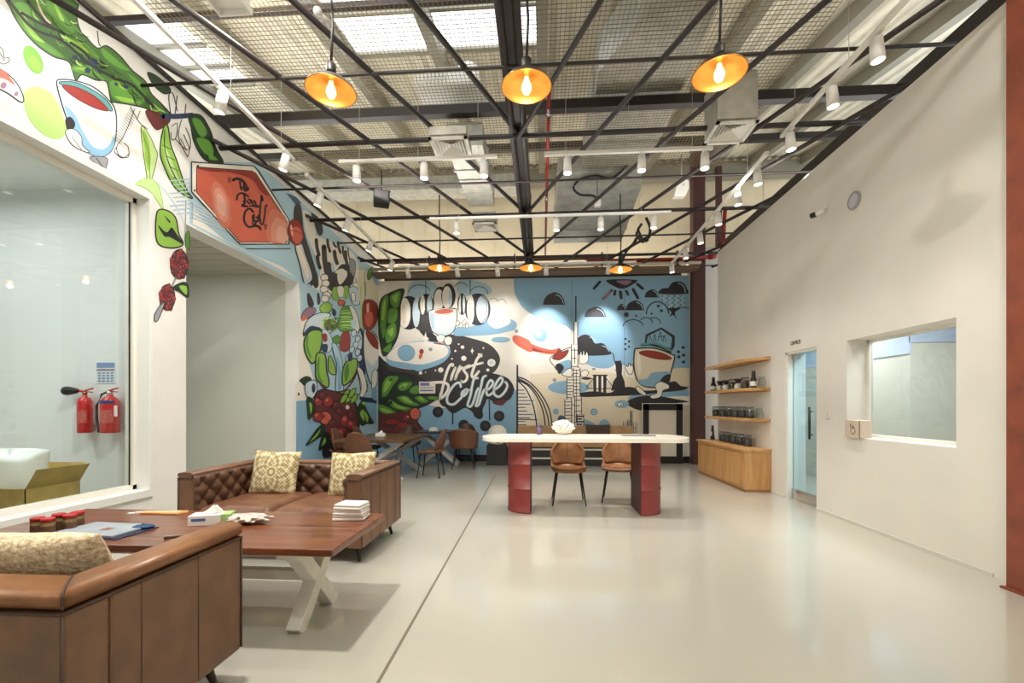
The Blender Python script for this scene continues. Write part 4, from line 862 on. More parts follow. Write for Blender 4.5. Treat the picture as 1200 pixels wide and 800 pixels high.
def mandala(name, c1, c2):
    m = bpy.data.materials.new(name); m.use_nodes = True; nt = m.node_tree; n = nt.nodes; l = nt.links
    b = n['Principled BSDF']; b.inputs['Roughness'].default_value = 0.9
    tc = n.new('ShaderNodeTexCoord'); sp = n.new('ShaderNodeSeparateXYZ'); l.new(tc.outputs['Object'], sp.inputs[0])
    def M(op, a, b2=None):
        q = n.new('ShaderNodeMath'); q.operation = op
        for i, x in enumerate((a, b2)):
            if x is None: continue
            if isinstance(x, (int, float)): q.inputs[i].default_value = x
            else: l.new(x, q.inputs[i])
        return q.outputs[0]
    x, z = sp.outputs['X'], sp.outputs['Z']
    r = M('SQRT', M('ADD', M('MULTIPLY', x, x), M('MULTIPLY', z, z)))
    th = M('ARCTAN2', z, x)
    ring = M('SINE', M('MULTIPLY', r, 150.0))
    pet = M('MULTIPLY', M('SINE', M('MULTIPLY', th, 12.0)), M('SINE', M('MULTIPLY', r, 95.0)))
    lat = M('MULTIPLY', M('SINE', M('MULTIPLY', x, 190.0)), M('SINE', M('MULTIPLY', z, 190.0)))
    big = M('MULTIPLY', M('SINE', M('MULTIPLY', th, 8.0)), M('SINE', M('MULTIPLY', r, 56.0)))
    near = M('LESS_THAN', r, 0.055)
    mid = M('SUBTRACT', 1.0, near)
    s = M('ADD', M('MULTIPLY', near, ring), M('MULTIPLY', mid, M('ADD', M('ADD', M('MULTIPLY', pet, 0.8), M('MULTIPLY', lat, 0.6)), M('MULTIPLY', big, 0.6))))
    f = M('MULTIPLY', M('ADD', s, 0.35), 1.3)
    cl = n.new('ShaderNodeClamp'); l.new(f, cl.inputs[0])
    mx = n.new('ShaderNodeMix'); mx.data_type = 'RGBA'; mx.inputs[6].default_value = rgb(c1); mx.inputs[7].default_value = rgb(c2)
    l.new(cl.outputs[0], mx.inputs[0]); l.new(mx.outputs[2], b.inputs['Base Color'])
    bp = n.new('ShaderNodeBump'); bp.inputs['Strength'].default_value = 0.25; bp.inputs['Distance'].default_value = 0.004
    l.new(cl.outputs[0], bp.inputs['Height']); l.new(bp.outputs[0], b.inputs['Normal'])
    return m
M_mandala = mandala('mandala weave', (158, 138, 92), (216, 204, 168))
M_knit = mat('chunky cream knit', (244, 230, 198), 0.95, noise=(55, 0.4), c2=(190, 164, 122), bump=(55, 1.0))

# ------------------------------------------------------------------ sofas
def sofa_frame(width, depth, seams, label, loc, rotz, group, M_roll, M_seat, RH):
    """Low square sofa, front towards local -Y; width along X; origin on the floor at the centre."""
    t = thing('leather_sofa', label, 'sofa', loc, rotz, group)
    w2, d2 = width/2, depth/2; TH, H0, HT = 0.13, 0.13, 0.74
    RN = 28; RSEC = []
    for k_ in range(RN):                                            # cross-section of the padded top, mitred at the corners
        a_k = -PI/2-2*PI*k_/RN; ca, sa = math.cos(a_k), math.sin(a_k); f_ = (abs(ca)**3.2+abs(sa)**3.2)**(-1/3.2)
        RSEC.append((0.5+0.5*ca*f_, 0.5+0.5*sa*f_))
    def rollseg(b, at):
        vs = []
        for v in (0, 1):
            for q, hh in RSEC: x, y = at(q, v); vs.append((x, y, HT-RH+RH*hh))
        b.add(vs, [(i, (i+1) % RN, RN+(i+1) % RN, RN+i) for i in range(RN)], 0, True)
        b.add(vs[:RN], [tuple(range(RN))]); b.add(vs[RN:], [tuple(reversed(range(RN)))])
    # base
    b = MB(); b.box(-w2+0.03, w2-0.03, -d2+0.04, d2-0.03, H0, 0.31); b.build('seat_base', M_leather, t, bevel=0.015)
    # arms and back: slab, rolled top with piping, panel seams
    for s in (-1, 1):
        b = MB(); xo = s*w2; xi = s*(w2-TH)
        b.box(min(xo, xi), max(xo, xi), -d2, d2-0.151, H0, HT-RH)
        arm = b.build('armrest', M_leather, t, bevel=0.012)
        b = MB(); rollseg(b, lambda q, v: (s*(w2-TH+q*(TH+0.003)), (-d2-0.003) if v == 0 else d2-0.15*(1-q)))
        b.build('arm_roll', M_roll, arm)
        b = MB()
        b.tube([(xo+s*0.002, -d2-0.002, HT-RH-0.003), (xo+s*0.002, d2+0.002, HT-RH-0.003)], 0.005)
        b.tube([(xo, -d2-0.002, HT-RH-0.003), (xi, -d2-0.002, HT-RH-0.003)], 0.005)
        for k in range(1, seams+1):
            y = -d2+depth*k/(seams+1); b.tube([(xo+s*0.0005, y, H0+0.01), (xo+s*0.0005, y, HT-RH-0.005)], 0.0022, 6)
        b.tube([(xo, d2, H0+0.01), (xo, d2, HT-RH-0.005)], 0.005, 6); b.tube([(xo, -d2, H0+0.01), (xo, -d2, HT-RH-0.005)], 0.005, 6)
        b.build('piping', M_seam, arm)
    b = MB(); b.box(-w2, w2, d2-0.15, d2, H0, HT-RH); bk = b.build('backrest', M_leather, t, bevel=0.012)
    b = MB(); rollseg(b, lambda q, v: ((2*v-1)*(w2-TH*(1-q)+0.003*q), d2-0.15+q*0.153))
    b.build('back_roll', M_roll, bk)
    for sg in (-1, 1):
        b = MB(); b.tube([(sg*(w2-TH*(1-q)+0.003*q), d2-0.15+q*0.153, HT-RH+RH*hh) for q, hh in RSEC[RN//4-3:RN*3//4+4]], 0.004, 6)
        b.build('corner_piping', M_seam, bk)
    b = MB(); b.tube([(-w2, d2+0.002, HT-RH-0.003), (w2, d2+0.002, HT-RH-0.003)], 0.005)
    for k in range(1, 4): x = -w2+TH+(width-2*TH)*k/4; b.tube([(x, d2+0.0005, H0+0.01), (x, d2+0.0005, HT-RH-0.005)], 0.0022, 6)
    b.build('piping', M_seam, bk)
    # tufted inner panels
    a_, b_ = 0.17, 0.15
    def tuft(u, v): return 0.040*(abs(math.sin(PI*(u/a_+v/b_)))*abs(math.sin(PI*(u/a_-v/b_))))**0.42
    z0, z1 = 0.36, HT-0.03; wi = width-2*TH
    b = MB()
    b.grid(lambda u, v: (-wi/2+wi*u, d2-0.15-(0.01+tuft(wi*(u-0.5), (z1-z0)*v))*(0 if v in (0, 1) or u in (0, 1) else 1), z0+(z1-z0)*v), 96, 26)
    for i in range(-7, 8):
        for j in range(0, 6):
            if (i+j) % 2: continue
            u, v = i*a_/2, j*b_/2
            if abs(u) < wi/2-0.03 and 0.02 < v < z1-z0-0.02: b.ball((u, d2-0.163, z0+v), 0.014, 0.008, 0.014, 8)
    b.build('tufted_back', M_leather_dk, t)
    for s in (-1, 1):
        b = MB(); di = depth-0.17; xi = s*(w2-TH)
        b.grid(lambda u, v: (xi-s*(0.01+tuft(di*(u-0.5), (z1-z0)*v))*(0 if v in (0, 1) or u in (0, 1) else 1), -d2+0.01+di*u, z0+(z1-z0)*v), 56, 26)
        for i in range(-5, 6):
            for j in range(0, 6):
                if (i+j) % 2: continue
                u, v = i*a_/2, j*b_/2
                if abs(u) < di/2-0.03 and 0.02 < v < z1-z0-0.02: b.ball((xi-s*0.013, -d2+0.01+di/2+u, z0+v), 0.008, 0.014, 0.014, 8)
        b.build('tufted_arm', M_leather_dk, t)
    # two seat cushions, rounded and slightly domed
    cw = wi/2-0.006; cd = depth-0.19
    for s in (-1, 1):
        b = MB(); cx = s*(wi/4); cy = -d2+0.0+cd/2
        def top(u, v):
            x = cx+(u-0.5)*cw; y = cy+(v-0.5)*cd
            e = min(u, 1-u, v, 1-v); r = 1-max(0, 1-e/0.10)**2.5
            return (x, y, 0.36+0.085*r+0.015*math.sin(PI*u)*math.sin(PI*v))
        b.grid(top, 24, 24); b.box(cx-cw/2, cx+cw/2, cy-cd/2, cy+cd/2, 0.31, 0.362)
        c = b.build('seat_cushion', M_seat, t)
        b = MB(); pts = [(cx-cw/2, cy-cd/2), (cx+cw/2, cy-cd/2), (cx+cw/2, cy+cd/2), (cx-cw/2, cy+cd/2)]
        b.tube([(p[0], p[1], 0.364) for p in pts], 0.005, 6, closed=True); b.build('piping', M_seam, c)
    for sx in (-1, 1):
        for sy in (-1, 1):
            b = MB(); x, y = sx*(w2-0.09), sy*(d2-0.12)
            b.cyl((x, y, H0+0.005), (x+sx*0.03, y+sy*0.03, 0), 0.024, 0.012, 12); b.build('leg', M_leg_dk, t)
    return t
sofa_frame(1.58, 0.98, 4, 'brown tufted leather sofa facing the camera, carrying two patterned cushions', (-2.25, 4.01, 0), 0, 'brown leather sofas', M_leather, mat('seat leather', (124, 82, 58), 0.4, noise=(9, 0.25), bump=(140, 0.08)), 0.045)
sofa_frame(1.78, 0.80, 2, 'brown leather sofa in the foreground seen from behind, with a cream knitted cushion', (-2.335, 1.645, 0), PI, 'brown leather sofas', M_leather_lit, M_leather_lit, 0.07)

def pillow(name, label, w, h, d, m, loc, rot, group=None, fringe=False):
    b = MB()
    def side(sg):
        def fn(u, v):
            a, c = 2*u-1, 2*v-1
            k = ((1-a*a)*(1-c*c))
            k = max(k, 0)**0.45
            pin = 1-0.07*(1-abs(c))*abs(a)**3-0.0; pin2 = 1-0.07*(1-abs(a))*abs(c)**3
            return (a*w/2*pin, sg*d/2*k, c*h/2*pin2)
        return fn
    b.grid(side(-1), 28, 28); b.grid(side(1), 28, 28)
    o = b.build(name, m); o.location = loc; o.rotation_euler = rot
    return tag(o, label, 'cushion', group)
pillow('throw_pillow', 'olive and cream mandala cushion on the left half of the tufted sofa', 0.47, 0.43, 0.15, M_mandala, (-2.60, 4.17, 0.645), (-0.24, 0.03, 0.02), 'mandala cushions')
pillow('throw_pillow', 'olive and cream mandala cushion on the right half of the tufted sofa', 0.46, 0.43, 0.15, M_mandala, (-1.80, 4.10, 0.645), (-0.24, -0.04, -0.10), 'mandala cushions')
pillow('throw_pillow', 'chunky cream knitted cushion lying on the foreground sofa', 0.62, 0.42, 0.17, M_knit, (-1.95, 1.60, 0.635), (0.42, 0.0, 0.08))

# ------------------------------------------------------------------ coffee table and what lies on it
CT_H, CT_XR, CT_Y0, CT_Y1, CT_XL = 0.54, -1.10, 2.27, 3.06, -3.35
t = thing('coffee_table', 'long low walnut coffee table on white crossed legs between the two sofas', 'table', ((CT_XR+CT_XL)/2, (CT_Y0+CT_Y1)/2, 0))
cw, cd = (CT_XR-CT_XL), (CT_Y1-CT_Y0)
b = MB(); b.box(-cw/2, cw/2, -cd/2, cd/2, CT_H-0.04, CT_H); b.build('tabletop', M_table, t, bevel=0.006)
for s in (-1, 1):
    x = s*(cw/2-0.31)
    for q in (-1, 1):
        b = MB(); b.bar((x+q*0.001, -q*0.215, 0.0), (x+q*0.001, q*0.215, CT_H-0.075), 0.085, 0.085, up=(1, 0, 0))
        b.build('leg', M_whitewood, t, bevel=0.004)
    b = MB(); b.box(x-0.05, x+0.05, -0.32, 0.32, CT_H-0.085, CT_H-0.04); b.build('leg_bracket', M_whitewood, t, bevel=0.004)
b = MB(); b.box(-cw/2+0.31, cw/2-0.31, -0.03, 0.03, 0.225, 0.285); b.build('stretcher', M_whitewood, t, bevel=0.004)
b = MB(); b.box(-cw/2+0.31, cw/2-0.31, 0.02, 0.07, 0.345, 0.395); b.build('stretcher', M_whitewood, t, bevel=0.004)
b = MB(); b.box(-cw/2+0.31, cw/2-0.31, -0.20, -0.15, CT_H-0.10, CT_H-0.04); b.build('apron', M_whitewood, t, bevel=0.004)
b = MB(); b.box(-cw/2+0.31, cw/2-0.31, 0.15, 0.20, CT_H-0.10, CT_H-0.04); b.build('apron', M_whitewood, t, bevel=0.004)

TZ = CT_H
def onto(px, py, z=TZ): p = at_z(px, py, z); return (p.x, p.y, z)
# five spice jars with red lids
M_spice = mat('ground spice', (150, 122, 76), 0.6, noise=(30, 0.4)); M_redlid = mat('red plastic lid', (172, 34, 36), 0.4)
jar = None
JL = ['small spice jar with red lid, leftmost on the coffee table', 'small spice jar with red lid, frontmost of the cluster beside the tablet',
      'small spice jar with red lid at the back of the cluster', 'small spice jar with red lid right of the front jar', 'small spice jar with red lid, rightmost of the cluster']
for i, (px, py) in enumerate([(44, 626), (56, 627), (69, 621), (82, 622), (91, 618)]):
    if jar is None:
        jar = thing('spice_jar', JL[0], 'jar', onto(px, py), 0, 'red lidded spice jars')
        b = MB(); b.lathe([(0, 0), (0.030, 0), (0.032, 0.006), (0.032, 0.074), (0.028, 0.082), (0, 0.082)], n=18); b.build('jar_body', M_spice, jar)
        b = MB(); b.lathe([(0.0325, 0.016), (0.0325, 0.058)], n=18); b.build('paper_label', mat('spice label', (96, 66, 44), 0.6), jar)
        b = MB(); b.lathe([(0, 0.082), (0.033, 0.082), (0.033, 0.099), (0.030, 0.102), (0, 0.102)], n=18); b.build('lid', M_redlid, jar)
    else: dup(jar, onto(px, py), 0, JL[i])
# tablet-like folder stack
p = onto(122, 623); t = thing('folder_stack', 'silver grey folder lying on dark papers on the coffee table', 'folder', p, -0.08)
b = MB(); b.box(-0.20, 0.24, -0.13, 0.13, 0.0, 0.006); b.build('dark_folder', mat('navy folder', (34, 44, 74), 0.5), t, bevel=0.002)
b = MB(); b.box(-0.22, 0.20, -0.12, 0.13, 0.0062, 0.020); b.build('silver_folder', mat('silver folder', (176, 186, 196), 0.3, noise=(8, 0.12)), t, bevel=0.003)
b = MB(); b.box(0.0, 0.06, -0.03, 0.02, 0.0203, 0.0213); b.build('sticker', mat('brown sticker', (130, 90, 70), 0.5), t)
p = onto(168, 620); t = thing('blue_pouch', 'small blue pouch beside the silver folder', 'pouch', p, 0.35)
b = MB(); b.grid(lambda u, v: (0.06*math.cos(2*PI*u)*math.sin(PI*v), 0.04*math.sin(2*PI*u)*math.sin(PI*v), 0.016-0.016*math.cos(PI*v)), 18, 10, wrap=True)
b.build('pouch_body', mat('blue fabric', (26, 78, 122), 0.6, noise=(30, 0.3)), t)
b = MB(); b.tube([(-0.05, 0, 0.018), (0, 0.0, 0.034), (0.05, 0, 0.018)], 0.003); b.build('zip', M_black, t)
p = onto(190, 601); t = thing('wooden_tray', 'thin orange wooden board near the far edge of the coffee table', 'board', p, 0.05)
b = MB(); b.prism([(-0.17, -0.03), (0.14, -0.05), (0.19, 0.0), (0.15, 0.05), (-0.15, 0.03), (-0.19, 0.0)], 0, 0.010); b.build('board', wood('orange wood', (186, 120, 62), (220, 164, 100), 'X'), t, bevel=0.002)
b = MB(); b.prism([(-0.13, -0.02), (0.11, -0.035), (0.14, 0.0), (0.11, 0.03), (-0.12, 0.015)], 0.010, 0.012); b.build('inlay', mat('pale inlay', (232, 190, 140), 0.4), t)
p = onto(160, 602); b = MB(); b.prism([(-0.06, -0.012), (0.06, 0.0), (0.055, 0.03), (-0.065, 0.016)], 0, 0.006); b.prism([(-0.02, 0.0), (0.07, 0.01), (0.065, 0.03), (-0.02, 0.02)], 0.006, 0.011)
o = b.build('paper_slip', M_paper); o.location = p; tag(o, 'folded white paper slip at the far left edge of the coffee table', 'paper')
p = onto(207, 630); t = thing('pen_case', 'dark and silver pen case beside the foreground sofa arm', 'pen case', p, 0.42)
b = MB(); b.box(-0.06, 0.06, -0.012, 0.012, 0, 0.012); b.build('case', mat('dark case', (58, 46, 44), 0.4), t, bevel=0.004)
b = MB(); b.box(-0.055, 0.06, -0.008, 0.008, 0.0125, 0.016); b.build('case_lid', mat('silver strip', (182, 160, 140), 0.3, 0.6), t)
# tissue box
def tissue_box(name, label, loc, rz, L, Wd, Hh, group=None, printed=True):
    t = thing(name, label, 'tissue box', loc, rz, group)
    b = MB(); b.box(-L/2, L/2, -Wd/2, Wd/2, 0, Hh); b.build('box', mat('white carton', (236, 238, 236), 0.5), t, bevel=0.003)
    b = MB()
    def sheet(u, v):
        a = 2*PI*u; r = L*0.20*(1-v)**0.7*(1+0.25*math.sin(3*a+4*v))+0.006
        return (r*math.cos(a)+0.02*v, r*math.sin(a)*0.45, Hh+0.002+Hh*0.75*v+0.006*math.sin(5*a))
    b.grid(sheet, 28, 8, wrap=True); b.build('tissue', M_paper, t)
    if printed:
        b = MB(); b.box(-L/2+0.02, -L/2+0.10, -Wd/2-0.0012, -Wd/2-0.0004, Hh*0.45, Hh*0.72); b.box(-L/2-0.0012, -L/2-0.0004, -Wd/2+0.02, Wd/2-0.02, Hh*0.45, Hh*0.7)
        b.build('blue_print', mat('blue print', (70, 110, 170), 0.5), t)
        b = MB(); b.box(L/2-0.05, L/2+0.0008, -Wd/2-0.001, Wd/2+0.001, Hh*0.35, Hh*0.995+0.001); b.build('green_print', mat('green print', (168, 206, 128), 0.5), t)
    return t
p = onto(246, 614); tissue_box('tissue_box', 'white and green tissue box on the coffee table with a tissue pulled up', (p[0], p[1]+0.02, TZ), 0.30, 0.235, 0.11, 0.065)
# crumpled plastic bag
p = onto(287, 612); b = MB(); rr = random.Random(3)
def bag(u, v):
    a = 2*PI*u; q = PI*v
    k = 1+0.22*math.sin(7*a+3*q)+0.16*math.sin(13*a-5*q)
    return (0.13*k*math.sin(q)*math.cos(a), 0.065*k*math.sin(q)*math.sin(a), 0.026-0.026*math.cos(q)*(1+0.2*math.sin(9*a)))
b.grid(bag, 60, 20, wrap=True)
o = b.build('plastic_bag', mat('crumpled plastic', (226, 216, 204), 0.25, noise=(40, 0.2), bump=(60, 0.4))); o.location = (p[0]+0.03, p[1]-0.01, TZ+0.006); tag(o, 'crumpled clear white plastic bag beside the tissue box', 'bag')
# stack of white napkin packs
p0 = at_z(405, 611, TZ)
NL = ['white napkin pack lying at the bottom of the small stack', 'white napkin pack in the middle of the small stack', 'white napkin pack on top of the small stack']
for i in range(3):
    t = thing('napkin_pack', NL[i], 'napkin pack', (p0.x+0.004*i, p0.y+0.09-0.006*i, TZ+0.0365*i), 0.12-0.10*i, 'napkin packs')
    hw = 0.105-0.006*i
    b = MB(); b.box(-hw, hw, -0.075, 0.075, 0.0, 0.018); b.build('pack', M_paper, t, bevel=0.006)
    b = MB(); b.box(-hw+0.003, hw-0.003, -0.072, 0.072, 0.0185, 0.036); b.build('upper_fold', mat('napkin paper', (230, 226, 220), 0.7), t, bevel=0.007)
    if i == 2:
        b = MB(); b.ball((0.02, -0.02, 0.038), 0.05, 0.045, 0.014); b.build('loose_napkin', M_paper, t)

# ------------------------------------------------------------------ drum counter with two shell chairs
DYC = 5.60
t = thing('drum_counter', 'long white counter table standing on two red half oil drums', 'table', (0.515, DYC, 0))
b = MB(); L2, R = 1.265, 0.40
poly = []
for i in range(25): a = -PI/2+PI*i/24; poly.append((L2-R*0.62+R*0.62*math.cos(a), R*math.sin(a)))
for i in range(25): a = PI/2+PI*i/24; poly.append((-L2+R*0.62+R*0.62*math.cos(a), R*math.sin(a)))
b.prism(poly, 0.868, 0.918); b.build('tabletop', M_tabletop, t, bevel=0.008)
for s in (-1, 1):
    b = MB(); R2 = 0.285; xc = s*(0.655)
    ribs = [(R2-0.004, 0), (R2+0.008, 0.004), (R2+0.008, 0.018), (R2, 0.026), (R2, 0.275), (R2, 0.284), (R2+0.009, 0.289), (R2+0.009, 0.295), (R2, 0.300),
            (R2, 0.575), (R2, 0.584), (R2+0.009, 0.589), (R2+0.009, 0.595), (R2, 0.600), (R2, 0.845), (R2+0.008, 0.853), (R2+0.008, 0.867)]
    st = -PI/2 if s > 0 else PI/2
    b.lathe(ribs, (xc, 0, 0), 30, ang=PI, start=st); d = b.build('drum_shell', M_drum, t)
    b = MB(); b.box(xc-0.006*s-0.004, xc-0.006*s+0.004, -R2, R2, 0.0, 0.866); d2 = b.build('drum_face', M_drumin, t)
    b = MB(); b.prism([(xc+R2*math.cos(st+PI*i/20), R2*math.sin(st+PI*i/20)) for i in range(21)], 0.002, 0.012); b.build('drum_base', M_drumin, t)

def shell_chair(name, label, m, loc, rz, group):
    """Upholstered shell chair, sitter looks towards local -Y."""
    t = thing(name, label, 'chair', loc, rz, group)
    b = MB()
    def seat(u, v):
        x = (u-0.5); y = v
        w = 0.46*(1-0.10*(1-v)**3)
        dish = -0.022*math.sin(PI*u)*math.sin(PI*min(1, v*1.1))
        lip = -0.03*(max(0, 0.18-v)/0.18)**2
        rise = 0.05*max(0, (v-0.82)/0.18)**2+0.02*(abs(2*u-1))**3
        return (x*w, -0.22+0.44*v, 0.475+dish+lip+rise)
    def back(u, v):
        a = (u-0.5)
        w = (0.37+0.10*math.sin(PI*min(1, v*1.25)))*(1-0.20*max(0, (v-0.6)/0.4)**2)
        wrap = 0.085*(2*a)**2
        top = 0.085*(abs(2*a))**3.2*max(0, v-0.3)/0.7
        return (a*w, 0.205-wrap+0.085*v, 0.495+0.385*v-top)
    b.grid(seat, 16, 14); o = b.build('seat', m, t); s = o.modifiers.new('thick', 'SOLIDIFY'); s.thickness = 0.035; s.offset = -1
    o.modifiers.new('bev', 'BEVEL').width = 0.01
    b = MB(); b.grid(back, 16, 14); o = b.build('backrest', m, t); s = o.modifiers.new('thick', 'SOLIDIFY'); s.thickness = 0.03; s.offset = 0
    b = MB()
    b.tube([back(0.5, k/10) for k in range(11)], 0.003, 6); ob = b.build('stitched_seam', M_seam, o)
    for p in ob.data.vertices: p.co.y -= 0.015
    for sx in (-1, 1):
        for sy in (-1, 1):
            b = MB(); b.cyl((sx*0.15, sy*0.14, 0.45), (sx*0.215, sy*0.205, 0), 0.014, 0.009, 10); b.build('leg', M_black, t)
    b = MB(); b.bar((-0.15, -0.14, 0.44), (0.15, -0.14, 0.44), 0.02, 0.02); b.bar((-0.15, 0.14, 0.44), (0.15, 0.14, 0.44), 0.02, 0.02)
    b.bar((0, -0.14, 0.44), (0, 0.14, 0.44), 0.02, 0.02); b.build('seat_frame', M_black, t)
    return t
sc = shell_chair('shell_chair', 'tan leather shell chair behind the middle of the drum counter', M_tan, (0.355, 5.99, 0), 0.0, 'tan shell chairs')
dup(sc, (1.05, 6.15, 0), -0.2, 'tan leather shell chair at the right drum, turned slightly')

CZ = 0.918
def oncounter(px, py): p = at_z(px, py, CZ); return (p.x, p.y, CZ)
p = oncounter(632, 507); t = thing('purple_tumbler', 'dark purple cup standing on the white counter', 'cup', (p[0], 5.85, CZ))
b = MB(); b.lathe([(0, 0), (0.032, 0), (0.034, 0.01), (0.038, 0.10), (0.034, 0.10), (0.030, 0.015), (0, 0.012)], n=20); b.build('cup', mat('purple glass', (84, 66, 96), 0.3), t)
b = MB(); b.lathe([(0, 0.10), (0.039, 0.10), (0.039, 0.112), (0.02, 0.125), (0.012, 0.15), (0, 0.152)], n=20); b.build('lid', mat('dark lid', (52, 46, 54), 0.4), t)
p = at_y(660, 505, 5.8); b = MB()
def crump(u, v):
    a = 2*PI*u; q = PI*v; k = 1+0.2*math.sin(5*a+2*q)+0.2*math.sin(9*a-7*q)+0.08*math.sin(17*a+11*q)
    return (0.115*k*math.sin(q)*math.cos(a), 0.08*k*math.sin(q)*math.sin(a), 0.08-0.08*math.cos(q)*(1+0.2*math.sin(4*a+1)))
b.grid(crump, 60, 24, wrap=True); o = b.build('tissue_heap', mat('tissue paper', (242, 238, 228), 0.8)); o.location = (p.x, 5.8, CZ+0.022); tag(o, 'heap of crumpled white tissue paper on the white counter', 'tissue')
p = oncounter(598, 508); t = thing('paper_sheet', 'white paper sheets at the left end of the white counter', 'paper', (-0.36, 5.72, CZ), 0.1)
b = MB(); b.box(-0.15, 0.15, -0.10, 0.10, 0.0005, 0.003); b.build('lower_sheet', M_paper, t)
b = MB(); b.box(-0.13, 0.15, -0.08, 0.09, 0.0035, 0.006); o = b.build('upper_sheet', mat('cream paper', (244, 238, 220), 0.6), t); o.rotation_euler.z = 0.12
t = thing('dark_tray', 'flat dark tray on the right half of the white counter', 'tray', (1.22, 5.70, CZ), 0.0)
b = MB(); b.prism([(-0.20, -0.05), (0.2, -0.05), (0.22, 0.0), (0.2, 0.05), (-0.2, 0.05), (-0.22, 0)], 0, 0.008); b.build('tray', mat('dark tray', (60, 58, 60), 0.35), t, bevel=0.002)
b = MB(); b.box(-0.14, 0.14, -0.03, 0.03, 0.0085, 0.0105); b.build('paper_insert', mat('grey paper', (140, 140, 142), 0.6), t)

# ------------------------------------------------------------------ oak cabinet and shelves on the right wall
CY0, CY1, CXF = 6.87, 8.86, 3.02
t = thing('oak_cabinet', 'low oak cabinet against the far end of the right wall', 'cabinet', (0, 0, 0))
b = MB(); b.box(CXF+0.012, XR-0.002, CY0, CY1, 0.04, 0.61); b.build('body', M_oak, t, bevel=0.003)
b = MB(); b.box(CXF-0.012, XR-0.002, CY0-0.012, CY1+0.012, 0.61, 0.648); b.build('worktop', M_oaky, t, bevel=0.003)
b = MB(); b.box(CXF+0.02, XR-0.002, CY0+0.003, CY1-0.003, 0, 0.045); b.build('plinth', mat('oak plinth', (150, 104, 60), 0.5), t)
for k in range(2):
    y0 = CY0+0.10+k*0.88; b = MB(); b.box(CXF-0.004, CXF+0.0115, y0, y0+0.87, 0.075, 0.565); b.build('door', M_oak, t, bevel=0.003)
SHL = [(2.035, 'topmost oak wall shelf, empty'), (1.575, 'middle oak wall shelf carrying bottles and gadgets'), (1.10, 'lowest oak wall shelf carrying a row of dark jars')]
for z, lb in SHL:
    t = thing('wall_shelf', lb+' on the right wall', 'shelf', (0, 0, 0), 0, 'oak wall shelves')
    b = MB(); b.prism([(XR-0.002, CY0+0.02), (XR-0.002, CY1-0.02), (XR-0.27, CY1-0.02), (XR-0.27, CY0+0.42), (XR-0.06, CY0+0.02)], z-0.045, z); b.build('board', M_oaky, t, bevel=0.003)
    b = MB(); b.box(XR-0.02, XR-0.003, CY0+0.1, CY1-0.1, z-0.062, z-0.0455); b.build('cleat', M_oaky, t)
